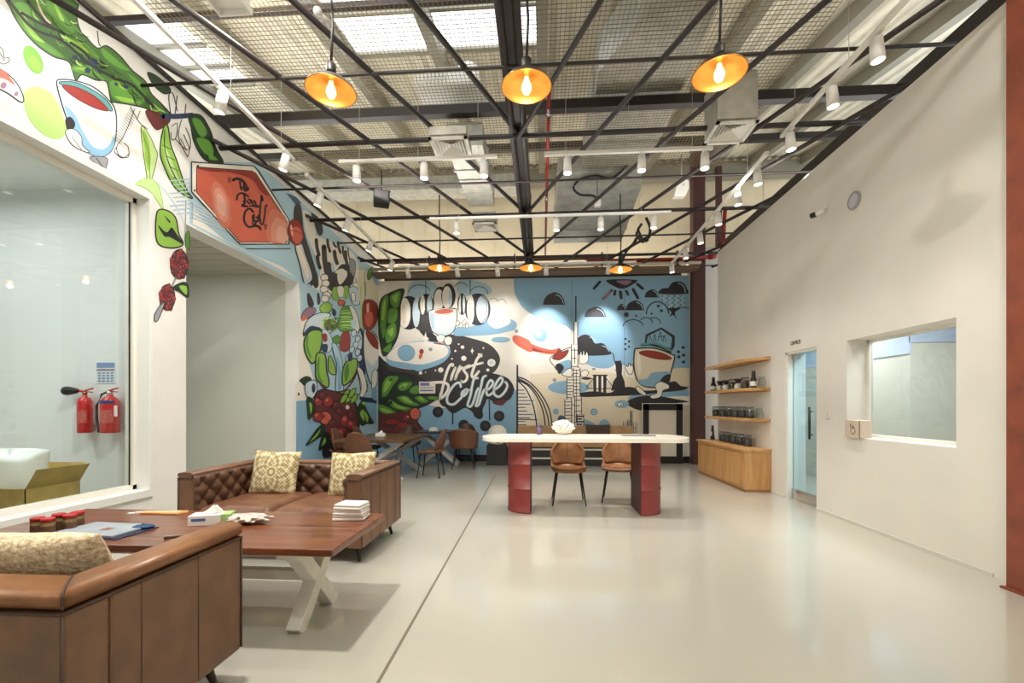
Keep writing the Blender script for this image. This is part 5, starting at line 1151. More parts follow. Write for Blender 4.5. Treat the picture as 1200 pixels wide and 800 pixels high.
# goods: dark coffee jars, black brewers, pouches
M_dkjar = mat('dark coffee beans', (46, 40, 40), 0.5, noise=(60, 0.4)); M_jarglass = glass_mat('jar glass', (226, 232, 232), 0.12)
M_jarlid = mat('jar lid', (120, 118, 116), 0.4, 0.3)
def goods(kind, z, px, label, group, sc_=1.0):
    x = XR-0.13; p = at_x(px, 475, x); loc = (x, p.y, z)
    if kind in PROTO: return dup(PROTO[kind], loc, 0, label, group)
    t = thing({'jar': 'coffee_jar', 'brewer': 'coffee_brewer', 'bottle': 'dark_bottle', 'glass': 'glass_carafe', 'pouch': 'coffee_pouch'}[kind], label, {'jar': 'jar', 'brewer': 'brewer', 'bottle': 'bottle', 'glass': 'glass', 'pouch': 'pouch'}[kind], loc, 0, group)
    PROTO[kind] = t
    if kind == 'jar':
        b = MB(); b.lathe([(0, 0.001), (0.056, 0.001), (0.060, 0.01), (0.060, 0.125), (0.0, 0.128)], n=18); b.build('contents', M_dkjar, t)
        b = MB(); b.lathe([(0.062, 0), (0.064, 0.01), (0.064, 0.155), (0.055, 0.165)], n=18); b.build('jar_glass', M_jarglass, t)
        b = MB(); b.lathe([(0, 0.165), (0.058, 0.165), (0.058, 0.183), (0, 0.186)], n=18); b.build('lid', M_jarlid, t)
    if kind == 'brewer':
        b = MB(); b.lathe([(0, 0), (0.058, 0), (0.062, 0.012), (0.064, 0.05), (0.05, 0.085), (0.03, 0.098), (0, 0.098)], n=18); b.build('server', mat('white server', (222, 220, 214), 0.3), t)
        b = MB(); b.lathe([(0.018, 0.098), (0.03, 0.10), (0.068, 0.175), (0.064, 0.175), (0.02, 0.104)], n=18); b.build('dripper', M_black, t)
        b = MB(); b.tube([(-0.055, 0, 0.03), (-0.095, 0, 0.045), (-0.095, 0, 0.085), (-0.05, 0, 0.09)], 0.008); b.build('handle', M_black, t)
    if kind == 'bottle':
        b = MB(); b.lathe([(0, 0), (0.045, 0), (0.048, 0.01), (0.048, 0.12), (0.03, 0.17), (0.026, 0.25), (0.0, 0.252)], n=18); b.build('body', M_black, t)
        b = MB(); b.lathe([(0.0495, 0.03), (0.0495, 0.10)], n=18); b.build('paper_label', M_paper, t)
        b = MB(); b.lathe([(0, 0.252), (0.03, 0.252), (0.03, 0.272), (0, 0.274)], n=18); b.build('cap', M_jarlid, t)
    if kind == 'glass':
        b = MB(); b.lathe([(0, 0.002), (0.05, 0.002), (0.06, 0.03), (0.058, 0.10), (0.04, 0.14), (0.05, 0.16)], n=20); b.build('bowl', M_jarglass, t)
        b = MB(); b.tube([(-0.055, 0, 0.04), (-0.095, 0, 0.06), (-0.09, 0, 0.11), (-0.045, 0, 0.13)], 0.006); b.build('handle', M_jarglass, t)
    if kind == 'pouch':
        b = MB()
        b.grid(lambda u, v: ((0.034*(1-v)+0.006)*math.sin(2*PI*u), 0.062*math.cos(2*PI*u)*(1-0.05*v), 0.27*v), 24, 8, wrap=True); b.build('pouch', mat('dark pouch', (58, 48, 44), 0.4, noise=(14, 0.4)), t)
        b = MB(); b.grid(lambda u, v: (-(0.036*(1-(0.25+0.3*v))+0.008)*math.cos(1.1*(u-0.5)), 0.05*(2*u-1)*0.9, 0.07+0.08*v), 8, 4); b.build('paper_label', M_paper, t)
    return t
PROTO = {}
z1 = 1.575
for k, (kd, px, lb) in enumerate([('bottle', 836, 'short dark bottle at the far end of the middle shelf'), ('brewer', 844, 'black coffee dripper beside the far bottle on the middle shelf'), ('brewer', 851, 'black coffee dripper, second from the far bottle on the middle shelf'),
        ('jar', 858, 'dark lidded jar between the drippers on the middle shelf'), ('brewer', 865, 'black coffee dripper right of the lidded jar on the middle shelf'), ('jar', 873, 'dark lidded jar left of the tall bottle on the middle shelf'),
        ('bottle', 883, 'tall black bottle at the near end of the middle shelf'), ('glass', 893, 'clear glass carafe at the near end of the middle shelf')]):
    goods(kd, z1, px, lb, 'goods on the middle shelf')
for k, (px, w) in enumerate(zip([839, 847, 855, 862.5, 871, 879], ['farthest', 'second farthest', 'third farthest', 'third nearest', 'second nearest', 'nearest'])):
    goods('jar', 1.10, px, w+' dark coffee jar in the row on the lowest shelf', 'jars on the lowest shelf')
goods('glass', 1.10, 890, 'clear glass carafe at the near end of the lowest shelf', 'goods on the lowest shelf')
goods('pouch', 0.648, 835, 'tall dark coffee pouch at the far end of the cabinet top', 'goods on the cabinet')
for px, w in ((847, 'farthest dark jar standing'), (853, 'second farthest dark jar standing'), (860, 'third farthest dark jar standing'), (868, 'second nearest dark jar standing'), (876, 'nearest dark jar standing')):
    goods('jar', 0.648, px, w+' on the oak cabinet top', 'jars on the cabinet')

# ------------------------------------------------------------------ things on the right wall
p = at_x(971, 485, XR); t = thing('light_switch', 'square white light switch between the office door and window', 'switch', (XR, p.y, p.z))
b = MB(); b.box(-0.008, -0.0005, -0.045, 0.045, -0.06, 0.06); b.build('plate', mat('switch plate', (224, 220, 210), 0.4), t, bevel=0.003)
b = MB(); b.box(-0.013, -0.008, -0.022, 0.022, -0.03, 0.03); b.build('rocker', mat('switch rocker', (206, 202, 192), 0.4), t, bevel=0.002)
p = at_x(968, 247, XR); t = thing('security_camera', 'small white and black camera mounted on the right wall', 'camera', (XR, p.y, p.z))
b = MB(); b.cyl((-0.02, 0, 0.03), (-0.0005, 0, 0.03), 0.035, n=18); b.build('mount', M_lampwhite, t)
b = MB(); b.cyl((-0.02, 0, 0.03), (-0.08, 0.03, 0.0), 0.012); b.build('bracket', M_lampwhite, t)
b = MB(); b.cyl((-0.03, -0.04, -0.01), (-0.09, 0.04, -0.02), 0.03, n=18); b.build('camera_body', M_lampwhite, t)
b = MB(); b.cyl((-0.0905, 0.0405, -0.02), (-0.125, 0.088, -0.0215), 0.032, n=18); b.build('lens', M_black, t)
p = at_x(1002, 235, XR); t = thing('wall_speaker', 'round white speaker set flat on the right wall', 'speaker', (XR, p.y, p.z))
b = MB(); b.lathe([(0.095, -0.0005), (0.095, -0.02), (0.08, -0.028), (0.075, -0.02)], axis='X', n=32); b.build('rim', mat('grey rim', (150, 150, 146), 0.4), t)
b = MB(); b.lathe([(0, -0.016), (0.076, -0.019)], axis='X', n=32); b.build('grille', mat('lilac grille', (196, 192, 210), 0.4), t)
# carton on the sill of the office window
p = at_x(1006, 506, XR); t = thing('carton', 'pale carton standing on the sill of the office window', 'box', (XR+0.10, 4.90, OZ0), 0.0)
pa, pb = at_x(990, 506, XR-0.04), at_x(1021, 506, XR-0.04); yc = (pa.y+pb.y)/2; hw = abs(pa.y-pb.y)/2-0.005; hw = 0.12; t.location = (XR+0.02, 5.08, OZ0)
b = MB(); b.box(-0.06, 0.06, -hw, hw, 0.0, 0.19); b.build('box', mat('pale carton board', (214, 196, 178), 0.6, noise=(6, 0.08)), t, bevel=0.002)
b = MB(); b.box(-0.0615, -0.0605, hw*0.18, hw*0.28, 0.11, 0.15); b.prism([(hw*-0.25, 0.105), (hw*0.10, 0.105), (hw*-0.07, 0.138)], -0.0615, -0.0605, axis='X')
b.lathe([(0.030, -0.0605), (0.035, -0.0615), (0.040, -0.0605)], (0, -hw*0.07, 0.075), 20, axis='X'); b.build('print', mat('brown print', (92, 70, 54), 0.6), t)
b = MB(); b.box(-0.062, -0.0605, -hw, -hw+0.02, 0.0, 0.19); b.build('corner_tape', mat('brown tape', (150, 124, 100), 0.5), t)
# door sign
def text_obj(name, body, size, m, loc, rot, parent=None, extrude=0.002, align='CENTER'):
    cu = bpy.data.curves.new(name, 'FONT'); cu.body = body; cu.size = size; cu.extrude = extrude; cu.align_x = align; cu.align_y = 'CENTER'
    o = bpy.data.objects.new(name, cu); COL.objects.link(o)
    dg = bpy.context.evaluated_depsgraph_get(); me = bpy.data.meshes.new_from_object(o.evaluated_get(dg)); bpy.data.objects.remove(o); bpy.data.curves.remove(cu)
    me.materials.append(m); o = bpy.data.objects.new(name, me); COL.objects.link(o); o.location = loc; o.rotation_euler = rot
    if parent: o.parent = parent
    return o
p = at_x(932.5, 401.5, XR)
o = text_obj('door_lettering', 'OFFICE', 0.075, mat('dark lettering', (88, 70, 58), 0.5), (XR-0.003, p.y, p.z), (PI/2, 0, -PI/2), None, 0.0025)
tag(o, 'small dark OFFICE lettering on the wall above the glass door', 'lettering')

# ------------------------------------------------------------------ the room behind the large window: extinguishers, notice, carton
EY = 4.42
def extinguisher(label, px, rad, horn, h=0.50):
    p = at_y(px, 507, EY-rad-0.02); t = thing('fire_extinguisher', label, 'fire extinguisher', (p.x, EY-rad-0.012, p.z), 0, 'fire extinguishers')
    m = mat('extinguisher red', (196, 36, 36), 0.3, coat=0.3)
    hb = h*0.76
    b = MB(); b.lathe([(0, 0), (rad*0.92, 0), (rad, 0.01), (rad, hb-0.06), (rad*0.8, hb-0.02), (rad*0.35, hb), (rad*0.3, hb+0.02), (0, hb+0.02)], n=24); b.build('cylinder', m, t)
    b = MB(); b.lathe([(rad+0.001, hb*0.28), (rad+0.001, hb*0.62)], n=16, ang=2.2, start=-PI/2-1.1); b.build('instruction_panel', mat('printed panel', (206, 120, 112), 0.5, noise=(60, 0.5), c2=(180, 50, 46)), t)
    b = MB(); b.lathe([(rad*0.3, hb+0.02), (rad*0.36, hb+0.03), (rad*0.36, hb+0.05), (0, hb+0.05)], n=14); b.build('valve', M_chrome if not horn else mat('brass', (150, 110, 60), 0.35, 0.8), t)
    b = MB(); b.bar((0, 0, hb+0.06), (0.10, -0.01, hb+0.085), 0.02, 0.012); b.bar((-0.01, 0, hb+0.055), (0.09, -0.01, hb+0.045), 0.02, 0.010); b.build('lever', m, t)
    b = MB()
    if horn:
        b.tube([(-0.02, 0, hb+0.055), (-0.06, -0.01, hb+0.06)], 0.012); b.build('swivel', m, t)
        b = MB(); b.lathe([(0.016, 0.0), (0.03, -0.03), (0.048, -0.12), (0.044, -0.15), (0.0, -0.14)], (-0.06, -0.012, hb+0.06), 18, axis='X'); b.build('horn', M_black, t)
    else:
        b.tube([(-0.02, -0.0, hb+0.05), (-0.07, -0.02, hb+0.02), (-0.115, -0.03, hb*0.75), (-0.115, -0.03, hb*0.4), (-0.095, -0.03, hb*0.08), (-0.075, -0.03, 0.05)], 0.011); b.build('hose', M_black, t)
        b = MB(); b.cyl((-0.078, -0.03, 0.055), (-0.085, -0.03, 0.005), 0.014, 0.020); b.build('nozzle', M_black, t)
        b = MB(); b.lathe([(rad+0.0015, hb*0.80), (rad+0.0015, hb*0.88)], n=16, ang=2.4, start=-PI/2-1.2); b.build('blue_band', mat('blue band', (40, 70, 130), 0.4), t)
        b = MB(); b.box(rad*0.75, rad+0.03, -0.03, -0.0285, hb*0.45, hb*0.75); b.build('inspection_tag', M_paper, t)
    return t
extinguisher('slim red fire extinguisher with black horn, on the left of the pair', 98.5, 0.062, True)
extinguisher('stout red fire extinguisher with black hose and blue band, on the right', 128, 0.080, False)
pa, pb = at_y(113, 424, EY-0.004), at_y(135, 449, EY-0.004)
t = thing('safety_notice', 'white and blue printed notice on the wall above the extinguishers', 'notice', ((pa.x+pb.x)/2, EY-0.004, (pa.z+pb.z)/2))
nw, nh = abs(pb.x-pa.x)/2, abs(pa.z-pb.z)/2
b = MB(); b.box(-nw, nw, -0.002, 0.0035, -nh, nh); b.build('sheet', mat('notice sheet', (214, 222, 230), 0.5), t)
b = MB(); b.box(-nw*0.94, nw*0.94, -0.0035, -0.0022, nh*0.45, nh*0.92); b.build('blue_heading', mat('notice blue', (120, 150, 190), 0.5), t)
b = MB(); b.box(-nw*0.94, nw*0.94, -0.0035, -0.0022, nh*0.18, nh*0.32)
b.build('red_line', mat('notice maroon', (140, 90, 110), 0.5), t)
b = MB()
for i in range(4):
    for j in range(4): x = -nw*0.8+i*nw*0.45; z = -nh*0.85+j*nh*0.25; b.box(x, x+nw*0.28, -0.0035, -0.0022, z, z+nh*0.13)
b.build('pictograms', mat('notice pictogram', (110, 130, 160), 0.5), t)
# open carton with a white foam bag, on a plinth bench under the window
M_card = mat('corrugated cardboard', (206, 176, 104), 0.75, noise=(10, 0.12))
bx0, bx1, by0, by1, bz0, bz1 = -4.98, -4.30, 3.42, 3.86, 0.22, 0.60
t = thing('display_plinth', 'pale low plinth inside the showroom carrying the open carton', 'plinth', ((bx0+bx1)/2, (by0+by1)/2, 0))
b = MB(); b.box(-1.0, 0.45, -0.45, 0.40, 0, 0.20); b.build('body', M_room, t, bevel=0.005)
b = MB(); b.box(-1.02, 0.47, -0.47, 0.42, 0.20, 0.219); b.build('top', M_trimw, t, bevel=0.003)
t = thing('cardboard_box', 'open brown cardboard box behind the showroom window', 'box', ((bx0+bx1)/2, (by0+by1)/2, bz0))
hx, hy, hz = (bx1-bx0)/2, (by1-by0)/2, bz1-bz0
b = MB(); e = 0.006
b.box(-hx, hx, -hy, hy, 0, e); b.box(-hx, hx, -hy, -hy+e, 0, hz); b.box(-hx, hx, hy-e, hy, 0, hz); b.box(-hx, -hx+e, -hy, hy, 0, hz); b.box(hx-e, hx, -hy, hy, 0, hz)
b.build('box_body', M_card, t)
for (a, c, d) in (((-hx, -hy), (hx, -hy), (0, -0.16)), ((-hx, hy), (hx, hy), (0, 0.05)), ((hx, -hy), (hx, hy), (0.10, 0))):
    b = MB(); up = 0.03 if d[0] == 0 and d[1] < 0 else 0.16
    P = [(a[0], a[1], hz), (c[0], c[1], hz), (c[0]+d[0], c[1]+d[1], hz+up), (a[0]+d[0], a[1]+d[1], hz+up)]
    b.add(P+[(q[0], q[1], q[2]+0.005) for q in P], [(0, 1, 2, 3), (7, 6, 5, 4), (0, 4, 5, 1), (1, 5, 6, 2), (2, 6, 7, 3), (3, 7, 4, 0)]); b.build('flap', M_card, t)
b = MB()
def foam(u, v):
    a = 2*PI*u; q = v
    k = (abs(math.cos(a))**4+abs(math.sin(a))**4)**-0.25
    r = 1-0.12*q+0.05*math.sin(3*a+5*q); r *= (1 if q < 0.9 else (1-q)/0.1*1.0+0.0) if q > 0.9 else 1
    return (0.30*k*r*math.cos(a), 0.17*k*r*math.sin(a), 0.62*min(q, 0.92)/0.92+0.03*math.sin(2*a))
b.grid(foam, 40, 20, wrap=True)
o = b.build('foam_bag', mat('white foam sheet', (236, 240, 238), 0.7)); o.location = ((bx0+bx1)/2-0.12, (by0+by1)/2+0.01, bz0+0.05); o.rotation_euler = (0, 0.04, 0); tag(o, 'tall white foam wrapped parcel sticking out of the cardboard box', 'parcel')

# ------------------------------------------------------------------ back area: tables, chairs, bench, framed board
def trestle_table(label, x0, x1, y0, y1, z, loc_group, top=M_table2):
    t = thing('trestle_table', label, 'table', ((x0+x1)/2, (y0+y1)/2, 0), 0, loc_group)
    a, c = (x1-x0)/2, (y1-y0)/2
    b = MB(); b.box(-a, a, -c, c, z-0.045, z); b.build('tabletop', top, t, bevel=0.004)
    lg = mat('grey white trestle', (190, 190, 188), 0.5)
    for s in (-1, 1):
        yy = s*(c-0.30)
        for q in (-1, 1):
            b = MB(); b.bar((-q*(a-0.10), yy+q*0.001, 0), (q*(a-0.10), yy+q*0.001, z-0.05), 0.08, 0.08, up=(0, 1, 0)); b.build('leg', lg, t, bevel=0.003)
    b = MB(); b.box(-0.03, 0.03, -c+0.3, c-0.3, z/2-0.05, z/2+0.02); b.build('stretcher', lg, t)
    return t
trestle_table('long dark walnut trestle table in the corner behind the far sofa', -3.52, -2.32, 7.25, 9.05, 0.72, 'trestle tables')
tissue_box('tissue_box', 'small white tissue box on the long trestle table', tuple(at_z(446, 511, 0.72)), 0.1, 0.17, 0.11, 0.06, None, False)
trestle_table('dark table below the coffee lettering at the back wall', -2.75, -1.75, 9.35, 10.15, 0.74, 'trestle tables', mat('dark table top', (52, 52, 62), 0.35))
p = at_y(508, 500, 9.7); t = thing('napkin_holder', 'white napkin bundle on the dark table below the lettering', 'napkins', (p.x, 9.7, 0.74))
b = MB(); b.prism([(-0.10, 0), (0.10, 0), (0.07, 0.06), (0, 0.085), (-0.07, 0.06)], -0.05, 0.05, axis='Y'); b.build('napkins', M_paper, t, bevel=0.01)
b = MB(); b.box(-0.105, 0.105, -0.055, 0.055, -0.0, 0.006); b.build('holder', M_trimw, t)
ca = shell_chair('dining_chair', 'brown leather chair on the near right side of the long trestle table', M_brownchair, (-2.02, 7.98, 0), -PI/2, 'brown dining chairs')
dup(ca, (-3.52, 8.75, 0), PI/2, 'brown leather chair against the mural at the far left of the long trestle table')
dup(ca, (-3.50, 7.80, 0), PI/2, 'brown leather chair against the mural at the near left of the long trestle table')
dup(ca, (-2.95, 7.10, 0), PI, 'brown leather chair at the near head of the long trestle table')
cb = shell_chair('dining_chair', 'dark brown chair at the far head of the long trestle table', M_darkchair, (-2.85, 9.28, 0), 0.0, 'dark dining chairs')
dup(cb, (-1.72, 10.0-0.05, 0), 0.0, 'dark brown chair with its back to the mural under the coffee lettering')
def tub_chair(label, m, loc, rz, group):
    t = thing('tub_chair', label, 'chair', loc, rz, group)
    b = MB(); b.lathe([(0, 0.40), (0.22, 0.40), (0.24, 0.42), (0.24, 0.46), (0.20, 0.49), (0, 0.495)], n=28); b.build('seat', m, t)
    b = MB(); n = 30
    def wrap(u, v):
        a = -0.35+(PI+0.7)*u; top = 0.66+0.17*math.sin(PI*u)**1.2
        r = 0.265+0.035*v
        return (r*math.cos(a), r*math.sin(a), 0.42+(top-0.42)*v)
    b.grid(wrap, n, 10); o = b.build('backrest', m, t); s = o.modifiers.new('thick', 'SOLIDIFY'); s.thickness = 0.035; s.offset = 0
    for sx in (-1, 1):
        for sy in (-1, 1):
            b = MB(); b.cyl((sx*0.15, sy*0.15, 0.41), (sx*0.23, sy*0.23, 0), 0.015, 0.010, 10); b.build('leg', M_black, t)
    return t
tb = tub_chair('brown tub armchair with its back to the room, right of the trestle table', M_brownchair, (-1.62, 9.15, 0), PI+0.1, 'tub armchairs')
# inverted: back towards the camera (-Y)

# bench along the mural
t = thing('wall_bench', 'long tan bench with a dark slatted base below the mural', 'bench', (0, 0, 0))
b = MB(); b.box(-0.75, 2.05, 9.62, 10.24, 0.0, 0.40); b.build('base', mat('dark bench base', (36, 34, 36), 0.5), t, bevel=0.004)
b = MB(); b.box(-0.77, 2.07, 9.60, 10.25, 0.40, 0.50); b.build('seat_pad', mat('tan bench pad', (172, 132, 92), 0.55, noise=(6, 0.15)), t, bevel=0.012)
b = MB(); b.box(-0.55, 2.05, 10.12, 10.25, 0.50, 0.84); b.build('backrest', mat('tan bench back', (184, 150, 108), 0.55, noise=(6, 0.12)), t, bevel=0.02)
for z in (0.335, 0.145):
    b = MB(); b.box(-0.55, 2.05, 9.598, 9.615, z, z+0.035); b.build('trim_strip', mat('pale bench strip', (206, 200, 188), 0.4), t)
pillow('bench_cushion', 'dark brown cushion on the bench behind the counter', 0.55, 0.36, 0.14, mat('dark brown cloth', (74, 56, 46), 0.8), (1.25, 10.02, 0.70), (-0.25, 0, 0))
p = at_y(583, 510, 9.75); t = thing('white_pot', 'round white pot with dark hole on the left end of the bench', 'pot', (-0.98, 9.78, 0.0))
b = MB(); b.box(-0.22, 0.22, -0.20, 0.22, 0, 0.44); b.build('stand', mat('dark stand', (34, 34, 36), 0.5), t, bevel=0.004)
b = MB(); b.lathe([(0, 0.44), (0.17, 0.44), (0.21, 0.50), (0.22, 0.62), (0.19, 0.78), (0.10, 0.86), (0, 0.87)], n=28); b.build('pot', mat('pot glaze', (232, 226, 214), 0.35), t)
b = MB(); b.lathe([(0, -0.212), (0.06, -0.214), (0.08, -0.205)], (0.02, 0, 0.57), 24, axis='Y'); b.build('opening', mat('dark opening', (40, 40, 52), 0.5), t)

# black framed white board standing by the mural
t = thing('framed_board', 'tall white board in a wide black frame standing by the maroon column', 'board', (0, 0, 0))
fx0, fx1, fy, fz1 = 2.27, 3.15, 10.22, 1.34
b = MB(); w = 0.135
b.box(fx0, fx0+w, fy-0.05, fy, 0.15, fz1); b.box(fx1-w, fx1, fy-0.05, fy, 0.15, fz1); b.box(fx0, fx1, fy-0.05, fy, fz1-w*1.05, fz1); b.box(fx0, fx1, fy-0.05, fy, 0.0, 0.16); b.build('frame', M_black, t, bevel=0.004)
b = MB(); b.box(fx0+w, fx1-w, fy-0.02, fy-0.005, 0.15, fz1-w); b.build('panel', mat('board white', (214, 204, 188), 0.5), t)
b = MB(); b.box(fx0-0.012, fx0, fy-0.055, fy, 0.15, fz1+0.012); b.box(fx1, fx1+0.012, fy-0.055, fy, 0.15, fz1+0.012); b.box(fx0, fx1, fy-0.055, fy, fz1, fz1+0.012); b.build('edge_strip', M_trimw, t)

# small price board on the back wall
pa, pb = at_y(491, 447, YB-0.032), at_y(510, 461, YB-0.032)
t = thing('price_card', 'small white and purple card fixed on the mural beside the lettering', 'card', ((pa.x+pb.x)/2, YB-0.032, (pa.z+pb.z)/2))
nw, nh = abs(pb.x-pa.x)/2, abs(pa.z-pb.z)/2
b = MB(); b.box(-nw, nw, 0.0, 0.012, -nh, nh); b.build('card', mat('card white', (226, 222, 206), 0.5), t)
b = MB(); b.box(-nw*0.85, nw*0.3, -0.002, -0.0004, nh*0.3, nh*0.8); b.box(-nw*0.85, nw*0.8, -0.002, -0.0004, -nh*0.6, -nh*0.35); b.build('purple_print', mat('card purple', (120, 104, 168), 0.5), t)
b = MB(); b.box(-nw*0.85, nw*0.8, -0.002, -0.0004, -nh*0.1, nh*0.12); b.build('grey_print', mat('card grey', (160, 160, 150), 0.5), t)

# ------------------------------------------------------------------ pendant lamps
M_shade_in = mat('copper shade lining', (224, 156, 74), 0.32, 0.6, noise=(6, 0.15)); M_brass = mat('brass rim', (190, 130, 60), 0.3, 0.8)
M_bulb = mat('glowing bulb', (255, 214, 140), 0.3, emit=((255, 206, 120), 9))
pend = None
PL = [((388, 107), 3.25, 'black pendant lamp with copper lining, front left of three'), ((617, 102), 3.25, 'black pendant lamp with copper lining, front middle below the centre chord'),
      ((843, 87), 3.25, 'black pendant lamp with copper lining, front right of three'), ((515, 314), 7.19, 'black pendant lamp with copper lining, rear left above the balloons'),
      ((622, 314), 7.19, 'black pendant lamp with copper lining, rear middle above the mural tower'), ((727, 316), 7.19, 'black pendant lamp with copper lining, rear right below the cable bundle')]
for (pp, y, lb) in PL:
    p = at_y(*pp, y)
    if pend is None:
        pend = thing('pendant_lamp', lb, 'lamp', p, 0, 'copper lined pendant lamps')
        b = MB(); b.lathe([(0.182, 0.0), (0.178, 0.012), (0.15, 0.045), (0.09, 0.075), (0.045, 0.10), (0.032, 0.13), (0, 0.13)], n=36); b.build('lamp_shade', M_black, pend, fix=True)
        b = MB(); b.lathe([(0.179, -0.001), (0.174, 0.010), (0.147, 0.040), (0.088, 0.069), (0.03, 0.085), (0, 0.085)], n=36); b.build('shade_lining', M_shade_in, pend)
        b = MB(); b.tube([(0.181*math.cos(2*PI*i/36), 0.181*math.sin(2*PI*i/36), 0.0) for i in range(36)], 0.004, 6, closed=True); b.build('rim', M_brass, pend)
        b = MB(); b.lathe([(0, 0.13), (0.034, 0.13), (0.036, 0.15), (0.036, 0.20), (0.022, 0.215), (0, 0.215)], n=18); b.build('socket', M_black, pend)
        b = MB(); b.lathe([(0, -0.052), (0.022, -0.045), (0.036, -0.015), (0.034, 0.012), (0.018, 0.05), (0.015, 0.07), (0, 0.07)], n=18); b.build('bulb', M_bulb, pend)
        b = MB(); b.tube([(0, 0, 0.21), (0.012, 0.0, 0.5), (-0.005, 0.005, 0.8), (0, 0, 1.2)], 0.010); b.build('cable', M_black, pend)
    else: dup(pend, p, 0, lb)
    light('pendant_light', 'POINT', (p.x, p.y, p.z-0.07), 6, (1.0, 0.80, 0.52), size=0.035)

# ------------------------------------------------------------------ spotlight tracks
M_headw = mat('white spotlight can', (234, 232, 226), 0.4)
TZH = 4.20
def track(name_label, p, q, hang=0.72, group='white spotlight tracks'):
    p = Vector(p); q = Vector(q); mid = (p+q)/2
    t = thing('light_track', name_label, 'light track', mid, 0, group)
    b = MB(); b.bar(p-mid, q-mid, 0.036, 0.034); b.build('rail', M_headw, t)
    d = (q-p).normalized()
    b = MB(); b.bar(p-mid-d*0.02, p-mid+d*0.06, 0.042, 0.040); b.build('end_feed', M_lampwhite, t)
    for k in (0.12, 0.5, 0.88):
        b = MB(); c = p.lerp(q, k)-mid; b.cyl(c+Vector((0, 0, 0.015)), c+Vector((0, 0, hang)), 0.003, n=6); b.build('hanger', M_galv, t)
    return t
track('white light track along the left wall, nearer piece beside the hexagonal sign', (-2.90, 2.9, TZH), (-2.92, 5.05, TZH))
track('white light track along the left wall, farther piece', (-2.95, 5.40, TZH), (-3.0, 8.85, TZH))
track('white light track along the right wall, nearer piece', (2.60, 2.9, TZH), (2.58, 4.97, TZH))
track('white light track along the right wall, farther piece', (2.58, 5.30, TZH), (2.64, 9.3, TZH))
track('white cross track left of the centre chord, nearer row', (-2.39, 5.14, TZH), (-0.52, 5.14, TZH))
track('white cross track right of the centre chord, nearer row', (0.05, 5.14, TZH), (1.92, 5.14, TZH))
track('white cross track in the row above the counter', (-1.72, 6.80, TZH), (1.93, 6.80, TZH))
track('white cross track nearest the back mural', (-2.98, 9.1, TZH), (1.9, 9.1, TZH), 0.5)
HEADS = {}
def head(loc, aim, label, energy, spot=62, tint=(1.0, 0.965, 0.915), group='white track spotlights'):
    """A can on a short stem below a track; loc is the track point, the lamp's own light sits in the can."""
    x, y, z = loc; d = (Vector(aim)-Vector((x, y, z-0.14))).normalized()
    t = thing('track_spotlight', label, 'spotlight', loc, 0, group)
    b = MB(); b.box(-0.02, 0.02, -0.05, 0.05, -0.035, -0.0175); b.build('adapter', M_lampwhite, t, bevel=0.003)
    b = MB(); b.cyl((0, 0, -0.035), (0, 0, -0.09), 0.009, n=8); b.build('stem', M_lampwhite, t)
    c = Vector((0, 0, -0.135)); b = MB(); p0, p1 = c-d*0.075, c+d*0.095
    b.cyl(p0, p1, 0.043, 0.050, n=20); b.build('can', M_headw, t)
    b = MB(); b.cyl(p1+d*0.0005, p1+d*0.002, 0.042, n=20); b.build('lens', M_glow, t)
    light('spot_light', 'SPOT', Vector(loc)+p1+d*0.012, energy, tint, Vector(loc)+p1+d, size=0.04, spot=spot, blend=0.7)
L_E, R_E, X_E, B_E = 42, 78, 130, 82
for (y, lb) in ((3.85, 'nearest on the left track, above the painted mug'), (4.85, 'second on the left track, above the hexagonal sign')):
    head((-2.91, y, TZH), (-3.6, y+0.1, 1.6), 'white track spotlight, '+lb, L_E)
for (y, lb) in ((5.75, 'first on the farther left track'), (6.6, 'second on the farther left track'), (7.5, 'third on the farther left track'), (8.6, 'last on the farther left track, by the mural corner')):
    head((-2.97, y, TZH), (-3.7, y+0.1, 2.0), 'white track spotlight, '+lb, L_E)
for (y, lb) in ((3.62, 'nearest on the right track'), (4.15, 'second on the right track'), (4.82, 'third on the right track, near the air diffuser')):
    head((2.59, y, TZH), (2.92, y, 0.2), 'white track spotlight, '+lb, R_E, 58)
for (y, lb) in ((5.55, 'first on the farther right track'), (6.10, 'second on the farther right track'), (6.75, 'third on the farther right track'), (7.5, 'fourth on the farther right track'), (8.25, 'fifth on the farther right track'), (9.1, 'last on the farther right track')):
    head((2.60, y, TZH), (2.95, y, 0.2), 'white track spotlight, '+lb, R_E*0.8, 58)
for (px, lb) in ((418, 'left end of the nearer left cross track'), (497, 'middle of the nearer left cross track'), (567, 'right end of the nearer left cross track'), (665, 'left end of the nearer right cross track'), (752, 'middle of the nearer right cross track'), (826, 'right end of the nearer right cross track')):
    x = at_y(px, 190, 5.14).x; head((x, 5.14, TZH), (x*0.95, 5.0, 0), 'white track spotlight, '+lb, X_E, 60 if px == 826 else 84)
for (px, lb) in ((535, 'left part of the cross track above the counter'), (652, 'middle of the cross track above the counter'), (704, 'right of the middle on the cross track above the counter'), (766, 'right end of the cross track above the counter')):
    x = at_y(px, 260, 6.8).x; head((x, 6.8, TZH), (x, 6.9, 0), 'white track spotlight, '+lb, X_E*1.25, 84)
for (px, zt, lb) in ((478, 2.7, 'left end of the cross track by the back mural'), (536, 2.9, 'second from left on the cross track by the back mural'), (583, 2.9, 'third from left on the cross track by the back mural'), (640, 2.85, 'fourth from left on the cross track by the back mural'), (713, 2.85, 'right end of the cross track by the back mural')):
    x = at_y(px, 318, 9.1).x; head((x, 9.1, TZH), (x, YB, zt), 'white track spotlight, '+lb, 240 if px in (640, 713) else B_E, 54 if px in (640, 713) else 84, (1.0, 0.985, 0.96))

